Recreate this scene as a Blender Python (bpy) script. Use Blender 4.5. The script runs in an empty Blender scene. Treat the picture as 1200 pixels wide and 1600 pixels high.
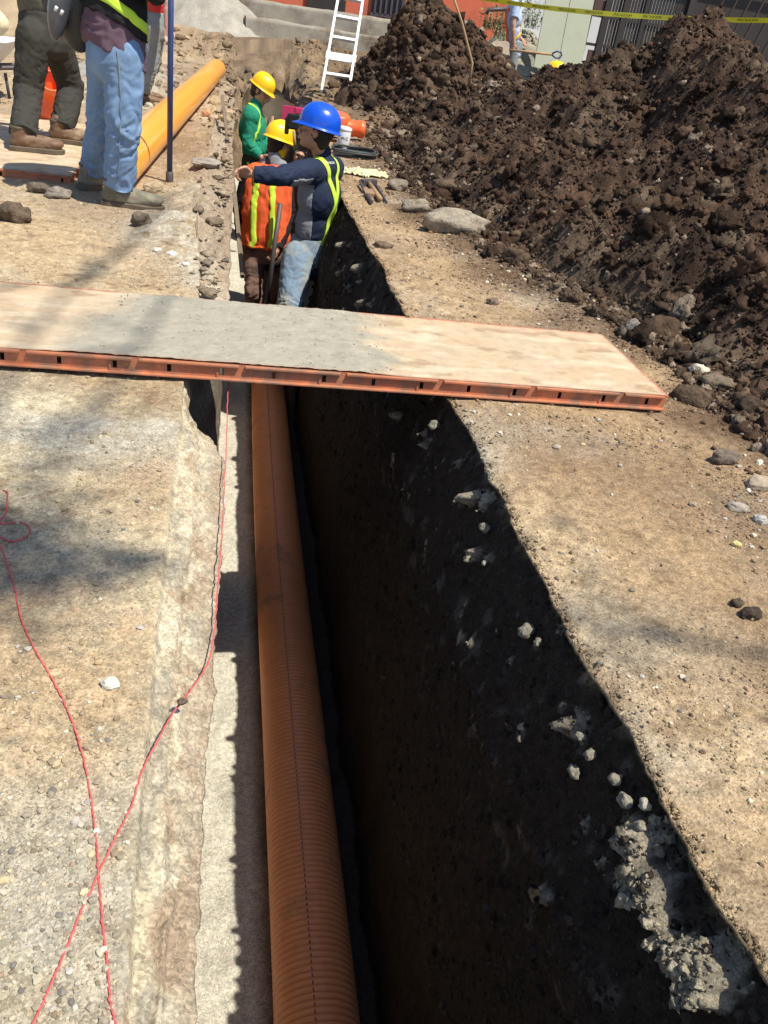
import bpy, bmesh, math, random, numpy as np
from mathutils import Vector, Matrix
from mathutils.bvhtree import BVHTree
random.seed(7); RNG = np.random.default_rng(7)
S = bpy.context.scene
COL = S.collection

# ------------------------------------------------------------------ camera
CH = 1.1; FPX = 1300.0
AX = np.array([0.97986615, -0.03858105, 0.19589241])
AY = np.array([-0.14723215, 0.52306158, 0.83948155])
AZ = np.array([0.13485187, 0.85142121, -0.50684997])
cd = bpy.data.cameras.new('camera'); cam = bpy.data.objects.new('camera', cd); COL.objects.link(cam)
cd.sensor_fit = 'VERTICAL'; cd.sensor_height = 32.0; cd.lens = 32.0 * FPX / 1600.0
cd.clip_start = 0.02; cd.clip_end = 500
cr = np.array([AX[0], AY[0], AZ[0]]); cu = np.array([AX[1], AY[1], AZ[1]]); cf = np.array([AX[2], AY[2], AZ[2]])
cam.matrix_world = Matrix(((cr[0], cu[0], -cf[0], 0), (cr[1], cu[1], -cf[1], 0), (cr[2], cu[2], -cf[2], CH), (0, 0, 0, 1)))
S.camera = cam

# ------------------------------------------------------------------ light
SUNV = np.array([0.39, -0.36, 1.0]); SUNV /= np.linalg.norm(SUNV)
world = bpy.data.worlds.new('World'); S.world = world; world.use_nodes = True
nt = world.node_tree; bg = nt.nodes['Background']
sky = nt.nodes.new('ShaderNodeTexSky'); sky.sky_type = 'NISHITA'; sky.sun_disc = False
sky.sun_elevation = math.asin(SUNV[2]); sky.sun_rotation = math.atan2(SUNV[0], SUNV[1])
sky.altitude = 1100; sky.air_density = 1.0; sky.dust_density = 1.5
nt.links.new(sky.outputs[0], bg.inputs[0]); bg.inputs[1].default_value = 0.105
ld = bpy.data.lights.new('sun', 'SUN'); ld.energy = 4.3; ld.angle = math.radians(0.53); ld.color = (1.0, 0.955, 0.835)
sun = bpy.data.objects.new('sun', ld); COL.objects.link(sun)
sun.rotation_euler = Vector(SUNV).to_track_quat('Z', 'Y').to_euler()
S.view_settings.view_transform = 'Standard'; S.view_settings.look = 'None'
S.view_settings.exposure = 0.56; S.view_settings.gamma = 1.0; S.view_settings.use_curve_mapping = False
S.render.resolution_x = 768; S.render.resolution_y = 1024
try: S.cycles.max_bounces = 6
except Exception: pass

# ------------------------------------------------------------------ pixel helpers (photo pixels, 1200x1600)
def ray(x, y):
    v = np.array([x - 600.0, -(y - 800.0), FPX]); return np.array([v @ AX, v @ AY, v @ AZ])
def at(x, y, Y):
    w = ray(x, y); t = Y / w[1]; return np.array([w[0] * t, Y, CH + w[2] * t])
def onz(x, y, z=0.0):
    w = ray(x, y); t = (z - CH) / w[2]; return np.array([w[0] * t, w[1] * t, z])

# ------------------------------------------------------------------ noise
_p = np.random.default_rng(3).permutation(256); PERM = np.concatenate([_p, _p, _p])
_g = np.random.default_rng(4).normal(size=(256, 3)); GR = _g / np.linalg.norm(_g, axis=1)[:, None]
def perlin(x, y, z):
    x = np.asarray(x, float); y = np.broadcast_to(np.asarray(y, float), x.shape); z = np.broadcast_to(np.asarray(z, float), x.shape)
    xi = np.floor(x).astype(int); yi = np.floor(y).astype(int); zi = np.floor(z).astype(int)
    xf = x - xi; yf = y - yi; zf = z - zi
    u = xf * xf * xf * (xf * (xf * 6 - 15) + 10); v = yf * yf * yf * (yf * (yf * 6 - 15) + 10); w = zf * zf * zf * (zf * (zf * 6 - 15) + 10)
    def g(a, b, c):
        h = PERM[PERM[PERM[(xi + a) & 255] + ((yi + b) & 255)] + ((zi + c) & 255)]
        gg = GR[h]; return gg[..., 0] * (xf - a) + gg[..., 1] * (yf - b) + gg[..., 2] * (zf - c)
    x00 = g(0, 0, 0) * (1 - u) + g(1, 0, 0) * u; x10 = g(0, 1, 0) * (1 - u) + g(1, 1, 0) * u
    x01 = g(0, 0, 1) * (1 - u) + g(1, 0, 1) * u; x11 = g(0, 1, 1) * (1 - u) + g(1, 1, 1) * u
    return 1.6 * ((x00 * (1 - v) + x10 * v) * (1 - w) + (x01 * (1 - v) + x11 * v) * w)
def fbm(x, y, z, o=4, lac=2.07, g=0.5):
    a = 1.0; s = 0; f = 1.0
    for i in range(o):
        s = s + a * perlin(x * f + 17.3 * i, y * f + 5.1 * i, z * f + 9.7 * i); a *= g; f *= lac
    return s
def hash2(i, j, k):
    return PERM[PERM[(i) & 255] + (j & 255)] / 256.0 if k == 0 else PERM[PERM[(j + 57 * k) & 255] + (i & 255)] / 256.0
def lumps(x, y, seed=0):
    """rounded clods with sharp creases, 0..1"""
    xi = np.floor(x).astype(int); yi = np.floor(y).astype(int); best = np.zeros(x.shape)
    for a in (-1, 0, 1):
        for b in (-1, 0, 1):
            ii = xi + a; jj = yi + b
            px = ii + hash2(ii + seed, jj, 0); py = jj + hash2(ii, jj + seed, 1); r = 0.45 + 0.65 * hash2(ii + seed, jj + seed, 2)
            d2 = (x - px) ** 2 + (y - py) ** 2
            best = np.maximum(best, r * np.sqrt(np.clip(1 - d2 / (r * r), 0, 1)))
    return best
def sm(a, b, x):
    t = np.clip((x - a) / (b - a), 0, 1); return t * t * (3 - 2 * t)

# ------------------------------------------------------------------ object helpers
def tag(o, label=None, cat=None, group=None, kind=None):
    if label: o['label'] = label
    if cat: o['category'] = cat
    if group: o['group'] = group
    if kind: o['kind'] = kind
    return o
def thing(name, loc, label, cat, group=None):
    o = bpy.data.objects.new(name, None); COL.objects.link(o); o.location = Vector([float(v) for v in loc]); o.empty_display_size = 0.1
    return tag(o, label, cat, group)
def origin_of(p):
    v = Vector((0, 0, 0))
    while p: v = v + p.location; p = p.parent
    return np.array(v)
def mesh_np(name, V, F, mat, parent=None, loc=None, col=None, smooth=True, fs=None):
    """V world coords (N,3); F (M,k) array or list of lists"""
    V = np.asarray(V, float)
    if parent is not None:
        V = V - origin_of(parent)
    elif loc is not None: V = V - np.asarray(loc, float)
    me = bpy.data.meshes.new(name)
    if isinstance(F, np.ndarray):
        n, k = F.shape
        me.vertices.add(len(V)); me.vertices.foreach_set('co', V.astype(np.float32).ravel())
        me.loops.add(n * k); me.loops.foreach_set('vertex_index', F.astype(np.int32).ravel())
        me.polygons.add(n); me.polygons.foreach_set('loop_start', (np.arange(n) * k).astype(np.int32))
        me.polygons.foreach_set('loop_total', np.full(n, k, np.int32))
        me.update(calc_edges=True); me.validate()
    else:
        me.from_pydata([tuple(v) for v in V], [], [tuple(f) for f in F]); me.update()
    me.polygons.foreach_set('use_smooth', np.full(len(me.polygons), smooth))
    if col is not None:
        a = me.color_attributes.new('Col', 'FLOAT_COLOR', 'POINT')
        c = np.ones((len(V), 4), np.float32); c[:, :3] = col; a.data.foreach_set('color', c.ravel())
    if mat is not None: me.materials.append(mat)
    o = bpy.data.objects.new(name, me); COL.objects.link(o)
    if parent is not None: o.parent = parent
    elif loc is not None: o.location = Vector([float(v) for v in loc])
    return o
def grid_faces(nr, nc):
    i = np.arange(nr - 1)[:, None] * nc + np.arange(nc - 1)[None, :]
    return np.stack([i, i + 1, i + 1 + nc, i + nc], -1).reshape(-1, 4)
def unit(v): v = np.asarray(v, float); return v / (np.linalg.norm(v) + 1e-12)
def frame(d):
    d = unit(d); a = np.array([0, 0, 1.0]) if abs(d[2]) < .9 else np.array([1.0, 0, 0])
    x = unit(np.cross(a, d)); return x, np.cross(d, x), d
class Geo:
    def __init__(s): s.v = []; s.f = []
    def add(s, V, F):
        b = len(s.v); s.v += [tuple(map(float, p)) for p in V]; s.f += [tuple(b + i for i in f) for f in F]
    def box(s, c, size, R=None, bev=0.0):
        c = np.asarray(c, float); h = np.asarray(size, float) / 2
        bm = bmesh.new(); bmesh.ops.create_cube(bm, size=2.0)
        for v in bm.verts: v.co = Vector((v.co.x * h[0], v.co.y * h[1], v.co.z * h[2]))
        if bev > 0: bmesh.ops.bevel(bm, geom=bm.edges[:], offset=bev, segments=2, affect='EDGES', profile=.6)
        bm.verts.index_update(); V = np.array([v.co[:] for v in bm.verts]); F = [[v.index for v in f.verts] for f in bm.faces]; bm.free()
        if R is not None: V = V @ np.asarray(R).T
        s.add(V + c, F); return s
    def tube(s, P, r, n=12, caps=True, hollow=0.0):
        P = [np.asarray(p, float) for p in P]; m = len(P)
        if not hasattr(r, '__len__'): r = [r] * m
        V = []; px = None
        for i in range(m):
            d = unit(P[min(i + 1, m - 1)] - P[max(i - 1, 0)])
            if px is None: x, y, _ = frame(d)
            else:
                x = unit(px - d * (px @ d)); y = np.cross(d, x)
            px = x
            for k in range(n):
                a = 2 * math.pi * k / n; V.append(P[i] + r[i] * (math.cos(a) * x + math.sin(a) * y))
        F = [[i * n + k, i * n + (k + 1) % n, (i + 1) * n + (k + 1) % n, (i + 1) * n + k] for i in range(m - 1) for k in range(n)]
        if caps: F.append(list(range(n))[::-1]); F.append([(m - 1) * n + k for k in range(n)])
        s.add(V, F); return s
    def lathe(s, base, axis, prof, n=32):
        """prof list of (r, h) along axis"""
        x, y, d = frame(axis); base = np.asarray(base, float); V = []
        for r, h in prof:
            for k in range(n):
                a = 2 * math.pi * k / n; V.append(base + d * h + r * (math.cos(a) * x + math.sin(a) * y))
        m = len(prof)
        F = [[i * n + k, i * n + (k + 1) % n, (i + 1) * n + (k + 1) % n, (i + 1) * n + k] for i in range(m - 1) for k in range(n)]
        s.add(V, F); return s
    def ell(s, c, r, R=None, n=3):
        bm = bmesh.new(); bmesh.ops.create_icosphere(bm, subdivisions=n, radius=1.0); bm.verts.index_update()
        V = np.array([v.co[:] for v in bm.verts]) * np.asarray(r, float)
        F = [[v.index for v in f.verts] for f in bm.faces]; bm.free()
        if R is not None: V = V @ np.asarray(R).T
        s.add(V + np.asarray(c, float), F); return s
    def cap(s, p0, r0, p1, r1, n=14):
        p0 = np.asarray(p0, float); p1 = np.asarray(p1, float)
        s.ell(p0, (r0,) * 3, n=2); s.ell(p1, (r1,) * 3, n=2); s.tube([p0, p1], [r0, r1], n); return s
    def chain(s, P, r):
        for i in range(len(P) - 1): s.cap(P[i], r[i], P[i + 1], r[i + 1])
        return s
    def build(s, name, mat, parent=None, loc=None, smooth=False):
        return mesh_np(name, np.array(s.v), s.f, mat, parent, loc, smooth=smooth)

def remesh(geo, voxel, smooth_it=4, disp=None, cut=None):
    me = bpy.data.meshes.new('t'); me.from_pydata(geo.v, [], geo.f); o = bpy.data.objects.new('t', me); COL.objects.link(o)
    m = o.modifiers.new('r', 'REMESH'); m.mode = 'VOXEL'; m.voxel_size = voxel
    if smooth_it:
        m2 = o.modifiers.new('s', 'SMOOTH'); m2.factor = 0.5; m2.iterations = smooth_it
    dg = bpy.context.evaluated_depsgraph_get(); dg.update()
    e = o.evaluated_get(dg); em = bpy.data.meshes.new_from_object(e)
    V = np.zeros(len(em.vertices) * 3, np.float32); em.vertices.foreach_get('co', V); V = V.reshape(-1, 3).astype(float)
    N = np.zeros(len(em.vertices) * 3, np.float32); em.vertices.foreach_get('normal', N); N = N.reshape(-1, 3)
    F = [tuple(p.vertices) for p in em.polygons]
    bpy.data.objects.remove(o); bpy.data.meshes.remove(em); bpy.data.meshes.remove(me)
    if disp is not None: V = V + N * disp(V)[:, None]
    return V, F

# ------------------------------------------------------------------ materials
def mat(name, col, rough=0.6, var=0.12, vscale=8.0, bump=0.0, bscale=60.0, metallic=0.0, spec=0.5, coat=0.0, dirt=None, dscale=4.0, dthr=0.55, attr=False, stretch=None):
    m = bpy.data.materials.new(name); m.use_nodes = True; n = m.node_tree.nodes; l = m.node_tree.links
    b = n['Principled BSDF']; b.inputs['Roughness'].default_value = rough; b.inputs['Metallic'].default_value = metallic
    b.inputs['Specular IOR Level'].default_value = spec; b.inputs['Coat Weight'].default_value = coat
    tc = n.new('ShaderNodeTexCoord'); src = tc.outputs['Object']
    if stretch:
        mp = n.new('ShaderNodeMapping'); mp.inputs['Scale'].default_value = stretch; l.new(src, mp.inputs[0]); src = mp.outputs[0]
    nz = n.new('ShaderNodeTexNoise'); nz.inputs['Scale'].default_value = vscale; nz.inputs['Detail'].default_value = 6; nz.inputs['Roughness'].default_value = .62
    l.new(src, nz.inputs['Vector'])
    mr = n.new('ShaderNodeMapRange'); mr.inputs[1].default_value = .25; mr.inputs[2].default_value = .75
    mr.inputs[3].default_value = 1 - var; mr.inputs[4].default_value = 1 + var; l.new(nz.outputs[0], mr.inputs[0])
    if attr:
        at_ = n.new('ShaderNodeVertexColor'); at_.layer_name = 'Col'; cs = at_.outputs[0]
    else:
        rgb = n.new('ShaderNodeRGB'); rgb.outputs[0].default_value = (*col, 1); cs = rgb.outputs[0]
    vm = n.new('ShaderNodeVectorMath'); vm.operation = 'SCALE'; l.new(cs, vm.inputs[0]); l.new(mr.outputs[0], vm.inputs['Scale']); out = vm.outputs[0]
    if dirt is not None:
        n2 = n.new('ShaderNodeTexNoise'); n2.inputs['Scale'].default_value = dscale; n2.inputs['Detail'].default_value = 8; n2.inputs['Roughness'].default_value = .7
        l.new(src, n2.inputs['Vector'])
        r2 = n.new('ShaderNodeMapRange'); r2.inputs[1].default_value = dthr - .06; r2.inputs[2].default_value = dthr + .1; r2.inputs[4].default_value = .85; l.new(n2.outputs[0], r2.inputs[0])
        mx = n.new('ShaderNodeMix'); mx.data_type = 'RGBA'; l.new(r2.outputs[0], mx.inputs[0]); l.new(out, mx.inputs[6]); mx.inputs[7].default_value = (*dirt, 1); out = mx.outputs[2]
        ra = n.new('ShaderNodeMapRange'); ra.inputs[3].default_value = rough; ra.inputs[4].default_value = .9; l.new(r2.outputs[0], ra.inputs[0]); l.new(ra.outputs[0], b.inputs['Roughness'])
    l.new(out, b.inputs['Base Color'])
    if bump > 0:
        n3 = n.new('ShaderNodeTexNoise'); n3.inputs['Scale'].default_value = bscale; n3.inputs['Detail'].default_value = 6; n3.inputs['Roughness'].default_value = .65; l.new(src, n3.inputs['Vector'])
        bp = n.new('ShaderNodeBump'); bp.inputs['Strength'].default_value = 1.0; bp.inputs['Distance'].default_value = bump; l.new(n3.outputs[0], bp.inputs['Height']); l.new(bp.outputs[0], b.inputs['Normal'])
    return m
M = {}
def earth_mat(name, bump, bscale, var, vscale):
    m = mat(name, (0, 0, 0), .95, var, vscale, bump, bscale, spec=.15, attr=True)
    n = m.node_tree.nodes; l = m.node_tree.links; b = n['Principled BSDF']
    # light and dark grains
    src = [x for x in n if x.type == 'TEX_COORD'][0].outputs['Object']
    old = b.inputs['Base Color'].links[0].from_socket
    vo = n.new('ShaderNodeTexVoronoi'); vo.inputs['Scale'].default_value = bscale * 1.3; l.new(src, vo.inputs['Vector'])
    sp = n.new('ShaderNodeSeparateColor'); l.new(vo.outputs['Color'], sp.inputs[0])
    mr = n.new('ShaderNodeMapRange'); mr.inputs[3].default_value = .72; mr.inputs[4].default_value = 1.28; l.new(sp.outputs[0], mr.inputs[0])
    vm = n.new('ShaderNodeVectorMath'); vm.operation = 'SCALE'; l.new(old, vm.inputs[0]); l.new(mr.outputs[0], vm.inputs['Scale']); l.new(vm.outputs[0], b.inputs['Base Color'])
    return m
M['ground'] = earth_mat('earth', .006, 170, .26, 45)
M['heap'] = earth_mat('heap_earth', .012, 60, .3, 14)
M['pebble'] = mat('pebble', (0, 0, 0), .9, .15, 60, .002, 300, spec=.2, attr=True)
M['clod'] = mat('clod', (0, 0, 0), .95, .35, 40, .018, 42, spec=.12, attr=True)
M['pipe_ribbed'] = mat('ribbed_pipe_plastic', (.74, .285, .115), .42, .12, 5, .0006, 200, dirt=(.30, .18, .10), dscale=5, dthr=.6)
M['pipe_orange'] = mat('smooth_orange_plastic', (1.0, .41, .035), .28, .05, 3, .0006, 60, spec=.5, coat=.2, dirt=(.55, .17, .04), dscale=6, dthr=.66)
M['fit'] = mat('orange_fitting_plastic', (.85, .14, .035), .35, .06, 6)
M['rail'] = mat('rusty_orange_steel', (.50, .175, .085), .55, .3, 10, .0015, 80, dirt=(.24, .14, .095), dscale=9, dthr=.50)
M['deck'] = mat('crusted_deck', (0, 0, 0), .85, .1, 20, .002, 260, spec=.2, attr=True)
M['skin'] = mat('skin', (.46, .25, .16), .5, .1, 12, .0008, 120)
M['hair'] = mat('hair', (.012, .01, .009), .6, .3, 90, .003, 200)
M['jeans'] = mat('blue_denim', (.18, .28, .45), .85, .12, 14, .002, 220, spec=.1, dirt=(.24, .34, .49), dscale=14, dthr=.56)
M['jeans_dusty'] = mat('dusty_denim', (.19, .26, .35), .9, .2, 8, .002, 200, spec=.1, dirt=(.33, .32, .27), dscale=5, dthr=.5)
M['trouser_dark'] = mat('dark_olive_cloth', (.055, .052, .045), .9, .2, 7, .002, 180, spec=.1, dirt=(.11, .105, .09), dscale=4, dthr=.6)
M['trouser_grey'] = mat('grey_cloth', (.24, .26, .26), .9, .2, 8, .002, 180, spec=.1)
M['trouser_brown'] = mat('muddy_brown_cloth', (.21, .125, .1), .9, .25, 8, .002, 180, spec=.1, dirt=(.05, .035, .03), dscale=5, dthr=.52)
M['olive'] = mat('olive_shirt_cloth', (.13, .12, .095), .9, .12, 8, .002, 200, spec=.1)
M['black'] = mat('black_cloth', (.02, .02, .021), .8, .2, 8, .002, 160, spec=.15)
M['purple'] = mat('mauve_shirt_cloth', (.14, .09, .12), .9, .12, 8, .002, 200, spec=.1)
M['navy'] = mat('navy_shirt_cloth', (.022, .03, .06), .8, .18, 8, .002, 200, spec=.15)
M['greyknit'] = mat('grey_knit', (.25, .25, .27), .85, .12, 10, .002, 200, spec=.1)
M['green'] = mat('green_sweatshirt_cloth', (.025, .24, .14), .9, .12, 8, .002, 180, spec=.1)
M['orange_vest'] = mat('orange_vest_mesh', (.85, .13, .045), .75, .08, 10, .001, 300, spec=.1)
M['red'] = mat('red_cloth', (.55, .03, .03), .85, .1, 8)
M['ltblue'] = mat('light_blue_cloth', (.38, .46, .62), .9, .1, 8, .002, 150, spec=.1)
M['neon'] = mat('neon_yellow_strap', (.55, .80, .05), .6, .06, 10)
M['neon_olive'] = mat('worn_yellow_strap', (.22, .25, .04), .7, .1, 10)
M['boot'] = mat('tan_leather', (.16, .088, .05), .6, .2, 12, .002, 100, dirt=(.32, .24, .16), dscale=10, dthr=.56)
M['boot_grey'] = mat('grey_suede', (.17, .155, .11), .8, .2, 12, .002, 120, dirt=(.30, .26, .19), dscale=10, dthr=.52)
M['sole'] = mat('rubber_sole', (.12, .09, .06), .85, .2, 12)
M['hat_blue'] = mat('blue_helmet_plastic', (.005, .08, .60), .28, .03, 4, coat=.2, dirt=(.05, .10, .36), dscale=9, dthr=.62)
M['hat_yellow'] = mat('yellow_helmet_plastic', (.95, .56, .004), .34, .04, 4, coat=.1, dirt=(.62, .40, .08), dscale=9, dthr=.62)
M['alu'] = mat('white_aluminium', (.72, .73, .74), .45, .06, 10, metallic=.15)
M['steelblue'] = mat('blue_painted_steel', (.035, .055, .17), .45, .15, 12, dirt=(.16, .09, .05), dscale=9, dthr=.62)
M['iron'] = mat('grey_iron', (.10, .085, .09), .6, .2, 15, metallic=.4)
M['shovel'] = mat('earthy_shovel_steel', (.23, .18, .13), .65, .25, 12, .001, 60, metallic=.3)
M['wood'] = mat('worn_wood', (.36, .22, .11), .75, .25, 6, .001, 60, stretch=(1, 1, .15))
M['woodgrey'] = mat('weathered_wood', (.20, .15, .105), .85, .3, 8, .003, 60)
M['concrete'] = mat('dusty_concrete', (.32, .29, .24), .95, .22, 2.5, .006, 30, spec=.15, dirt=(.15, .11, .08), dscale=1.3, dthr=.55)
M['orange_wall'] = mat('orange_plaster', (.62, .16, .09), .9, .1, 2, .003, 40, spec=.15, dirt=(.33, .12, .08), dscale=1.6, dthr=.6)
M['board'] = mat('pale_green_board', (.33, .34, .25), .7, .06, 2.5, dirt=(.25, .25, .17), dscale=1.5, dthr=.6)
M['gate'] = mat('dark_gate_paint', (.035, .027, .025), .6, .2, 6)
M['brownplate'] = mat('brown_gate_panel', (.10, .055, .04), .6, .15, 4)
M['white'] = mat('whitewash', (.75, .76, .78), .8, .06, 2)
M['tape'] = mat('caution_tape_plastic', (.88, .80, .04), .4, .04, 5)
M['tape_print'] = mat('tape_print', (.09, .085, .03), .5, .04, 5)
M['string'] = mat('pink_red_string', (.68, .10, .10), .7, .1, 60, .0006, 900)
M['pink'] = mat('magenta_plastic', (.50, .03, .11), .5, .06, 10)
M['canw'] = mat('white_tin', (.72, .72, .72), .4, .05, 10)
M['cable'] = mat('dark_cable', (.05, .055, .05), .6, .1, 20)
M['cloth_y'] = mat('pale_yellow_rag_cloth', (.60, .58, .34), .9, .1, 20, .003, 90)
M['box'] = mat('brown_card', (.28, .18, .11), .8, .1, 10)
M['plant'] = mat('dusty_leaves', (.20, .23, .11), .8, .3, 12)
M['bark'] = mat('bark', (.12, .09, .065), .9, .3, 14, .01, 30)
M['leaf'] = mat('leaf_green', (.05, .09, .025), .7, .3, 12)
M['sack'] = mat('cream_sack', (.66, .58, .38), .85, .08, 8, .003, 60)
M['tyre'] = mat('rubber', (.02, .02, .02), .8, .1, 10)
M['plastic_dark'] = mat('shiny_black_nylon', (.02, .024, .03), .45, .2, 9, .003, 60)
M['clear'] = mat('grey_pocket_film', (.07, .075, .09), .3, .2, 10, coat=.4)

# ------------------------------------------------------------------ terrain functions
RL = [(540, 320), (590, 408), (635, 495), (705, 630), (728, 672), (745, 705), (772, 760), (800, 815), (838, 885), (862, 930), (905, 1005), (962, 1115), (1010, 1200), (1062, 1295), (1112, 1385), (1160, 1468), (1200, 1535)]
_r = np.array([onz(*p)[:2] for p in RL]); _r = _r[np.argsort(_r[:, 1])]
def lipR(Y):
    b = np.interp(Y, _r[:, 1], _r[:, 0])
    b = b + .016 * fbm(Y * 3.1, 3.3 + 0 * Y, 0, 3) + .0035 * fbm(Y * 17, 3.3 + 0 * Y, 4, 4, g=.65)
    return b + .22 * sm(10.4, 11.0, Y) + .15 * perlin(Y * 1.2, 9, 2) * sm(9.5, 10.5, Y)
LL = [(300, 1600), (308, 1450), (318, 1300), (326, 1150), (332, 1030), (340, 930), (343, 870), (350, 780), (356, 700)]
_l = np.array([onz(*p, -.04)[:2] for p in LL]); _l = _l[np.argsort(_l[:, 1])]
def lipL(Y):
    b = np.interp(Y, _l[:, 1], _l[:, 0])
    b = b - .125 * sm(2.12, 2.56, Y) + .115 * sm(3.2, 3.5, Y)
    b = b + .010 * perlin(Y * 7, 13.3, 0) + .006 * perlin(Y * 23, 17.7, 0) + .003 * perlin(Y * 60, 11.7, 0)
    return b + .06 * perlin(Y * 1.3, 5.5, 1) * sm(4, 7, Y)
LE = [(190, 1600), (212, 1300), (240, 1000), (262, 800), (276, 680), (288, 600)]
_e = np.array([onz(*p)[:2] for p in LE]); _e = _e[np.argsort(_e[:, 1])]
def edgeL(Y):
    b = np.interp(Y, _e[:, 1], _e[:, 0]) + .006 * perlin(Y * 5, 3, 8) + .003 * perlin(Y * 18, 3, 8)
    return b - .06 * sm(3.6, 5, Y) + .04 * perlin(Y * 2.0, 2, 8) * sm(3.4, 5, Y)
def gz(X, Y):
    """height of the level ground (left and right of the trench)"""
    X = np.asarray(X, float); Y = np.asarray(Y, float)
    z = .010 * fbm(X * 1.3, Y * 1.3, 0, 3) + .0035 * fbm(X * 9, Y * 9, 1, 4)
    near = 1 - sm(3.5, 6, Y)
    z = z + near * (.0016 * fbm(X * 45, Y * 45, 2, 3))
    # slow swells of small lumps in the loose areas
    loose = np.clip(.5 + 1.2 * fbm(X * 1.1 + 4, Y * 1.1, 5, 3), 0, 1)
    z = z + .010 * loose * lumps(X * 14, Y * 14, 5) * .6
    # near the heap foot
    z = z + .05 * np.exp(-((X - heap_base(Y) - .05) / .22) ** 2) * (lumps(X * 6, Y * 6, 3)) * (X > 1)
    far = sm(12.5, 22, Y); z = z + .55 * far + .12 * fbm(X * .5, Y * .5, 4, 3) * far
    # rubble around the left edge far along
    rb = np.exp(-((X + .12) / .22) ** 2) * sm(3.8, 4.6, Y) * (1 - sm(12.5, 14, Y)) * (X < .3)
    z = z + rb * (.035 * lumps(X * 8, Y * 8, 2) + .04 * fbm(X * 4, Y * 4, 2, 5, g=.6))
    # small sand pile by the boot
    z = z + .05 * np.exp(-((X + .28) / .17) ** 2 - ((Y - 4.55) / .35) ** 2)
    z = z + .22 * np.exp(-((X + 1.2) / .55) ** 2 - ((Y - 12.2) / 1.3) ** 2)
    # rough bank right of the far trench
    bk = sm(9.2, 10.4, Y) * (1 - sm(15, 17, Y)) * sm(.85, 1.1, X) * (1 - sm(4, 5, X)) * (1 - .9 * np.exp(-((X - 1.25) / .5) ** 2 - ((Y - 12.0) / 1.2) ** 2))
    z = z + bk * (.10 + .12 * fbm(X * 1.6, Y * 1.6, 3, 4) + .05 * lumps(X * 5, Y * 5, 7))
    bk2 = sm(15.0, 15.6, Y) * (1 - sm(17, 19, Y)) * np.exp(-((X - .9) / 1.5) ** 2)
    z = z + bk2 * (.16 + .16 * fbm(X * 1.8, Y * 1.8, 6, 5, g=.6) + .07 * lumps(X * 3, Y * 3, 8) + .05 * lumps(X * 8, Y * 8, 9))
    return z
HB = [(2.05, 1.2), (1.94, 2.46), (1.95, 3.22), (1.85, 3.7), (1.68, 4.29), (1.45, 5.5), (1.46, 7.4), (1.46, 8.8), (1.6, 10.5)]
_hb = np.array(HB)
def heap_base(Y): return np.interp(Y, _hb[:, 1], _hb[:, 0])
RDG = np.array([(-1, .8), (3, .85), (5.2, .98), (6.5, .96), (7.3, 1.00), (7.7, 1.10), (8.15, 1.39), (8.7, 1.08), (9.4, .92), (10.4, .78), (11.4, .62), (12.6, .4), (13.6, .1)])
def heap1(X, Y):
    b = heap_base(Y) + .10 * perlin(X * 2, Y * 2.2, 6) + .05 * perlin(X * 5, Y * 5, 6)
    rz = np.interp(Y, RDG[:, 0], RDG[:, 1]); t = (X - b) / (4.0 - b); t2 = np.clip(t, 0, 1)
    prof = t2 ** .85
    back = sm(1.0, 2.1, t)
    z = rz * prof * (1 - back)
    z = z * (1 + .25 * fbm(X * .9, Y * .9, 9, 3)) - .32 * np.exp(-((X - 3.0 - .30 * (Y - 6.0)) / .15) ** 2) * sm(5.0, 6, Y) * (1 - sm(8.2, 9.0, Y)) * t2
    z = z - .16 * np.exp(-((X - 2.3) / .5) ** 2 - ((Y - 8.6) / 1.0) ** 2)
    w = sm(-.02, .12, t) * (1 - sm(1.7, 2.0, t)) * sm(.3, .9, Y) * (1 - sm(13, 13.6, Y))
    return z, w
def heap1z(X, Y):
    z, w = heap1(X, Y)
    rough = .19 * fbm(X * 1.7, Y * 1.7, 1, 5) + .075 * lumps(X * 3.3 + .3 * perlin(X * 4, Y * 4, 0), Y * 3.3, 11) + .05 * lumps(X * 8, Y * 8, 12) + .022 * lumps(X * 19, Y * 19, 13) - .07
    rough = rough + .016 * fbm(X * 22, Y * 22, 3, 3) + .012 * lumps(X * 36, Y * 36, 14)
    return z + w * rough - .06 * (1 - w)
def heap2z(X, Y):
    dx = X - 2.35; dy = Y - 12.6
    d = np.sqrt((dx / np.where(dx > 0, 1.9, 1.02)) ** 2 + (dy / 2.0) ** 2) * (1 + .2 * fbm(X * 1.1, Y * 1.1, 3, 3))
    z = 1.45 * np.clip(1 - d, -.1, 1) ** 1.0 * (d < 1) - .15 * (d >= 1)
    sh = .45 * np.exp(-((X - 3.2) / .9) ** 2 - ((Y - 11.4) / 1.1) ** 2)
    z = np.maximum(z, 0) + sh - .1
    w = sm(1.25, .9, d)
    w = np.maximum(w, sm(.05, .2, sh))
    return z + w * (.09 * fbm(X * 2.5, Y * 2.5, 6, 4) + .09 * lumps(X * 3.1, Y * 3.1, 21) + .05 * lumps(X * 7, Y * 7, 22) + .02 * lumps(X * 16, Y * 16, 23) - .05) - .1 * (1 - w)
def floorz(Y): return -1.68 + .43 * sm(6.7, 7.3, Y) + 0 * Y
FLX = [-.04, .74]

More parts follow.
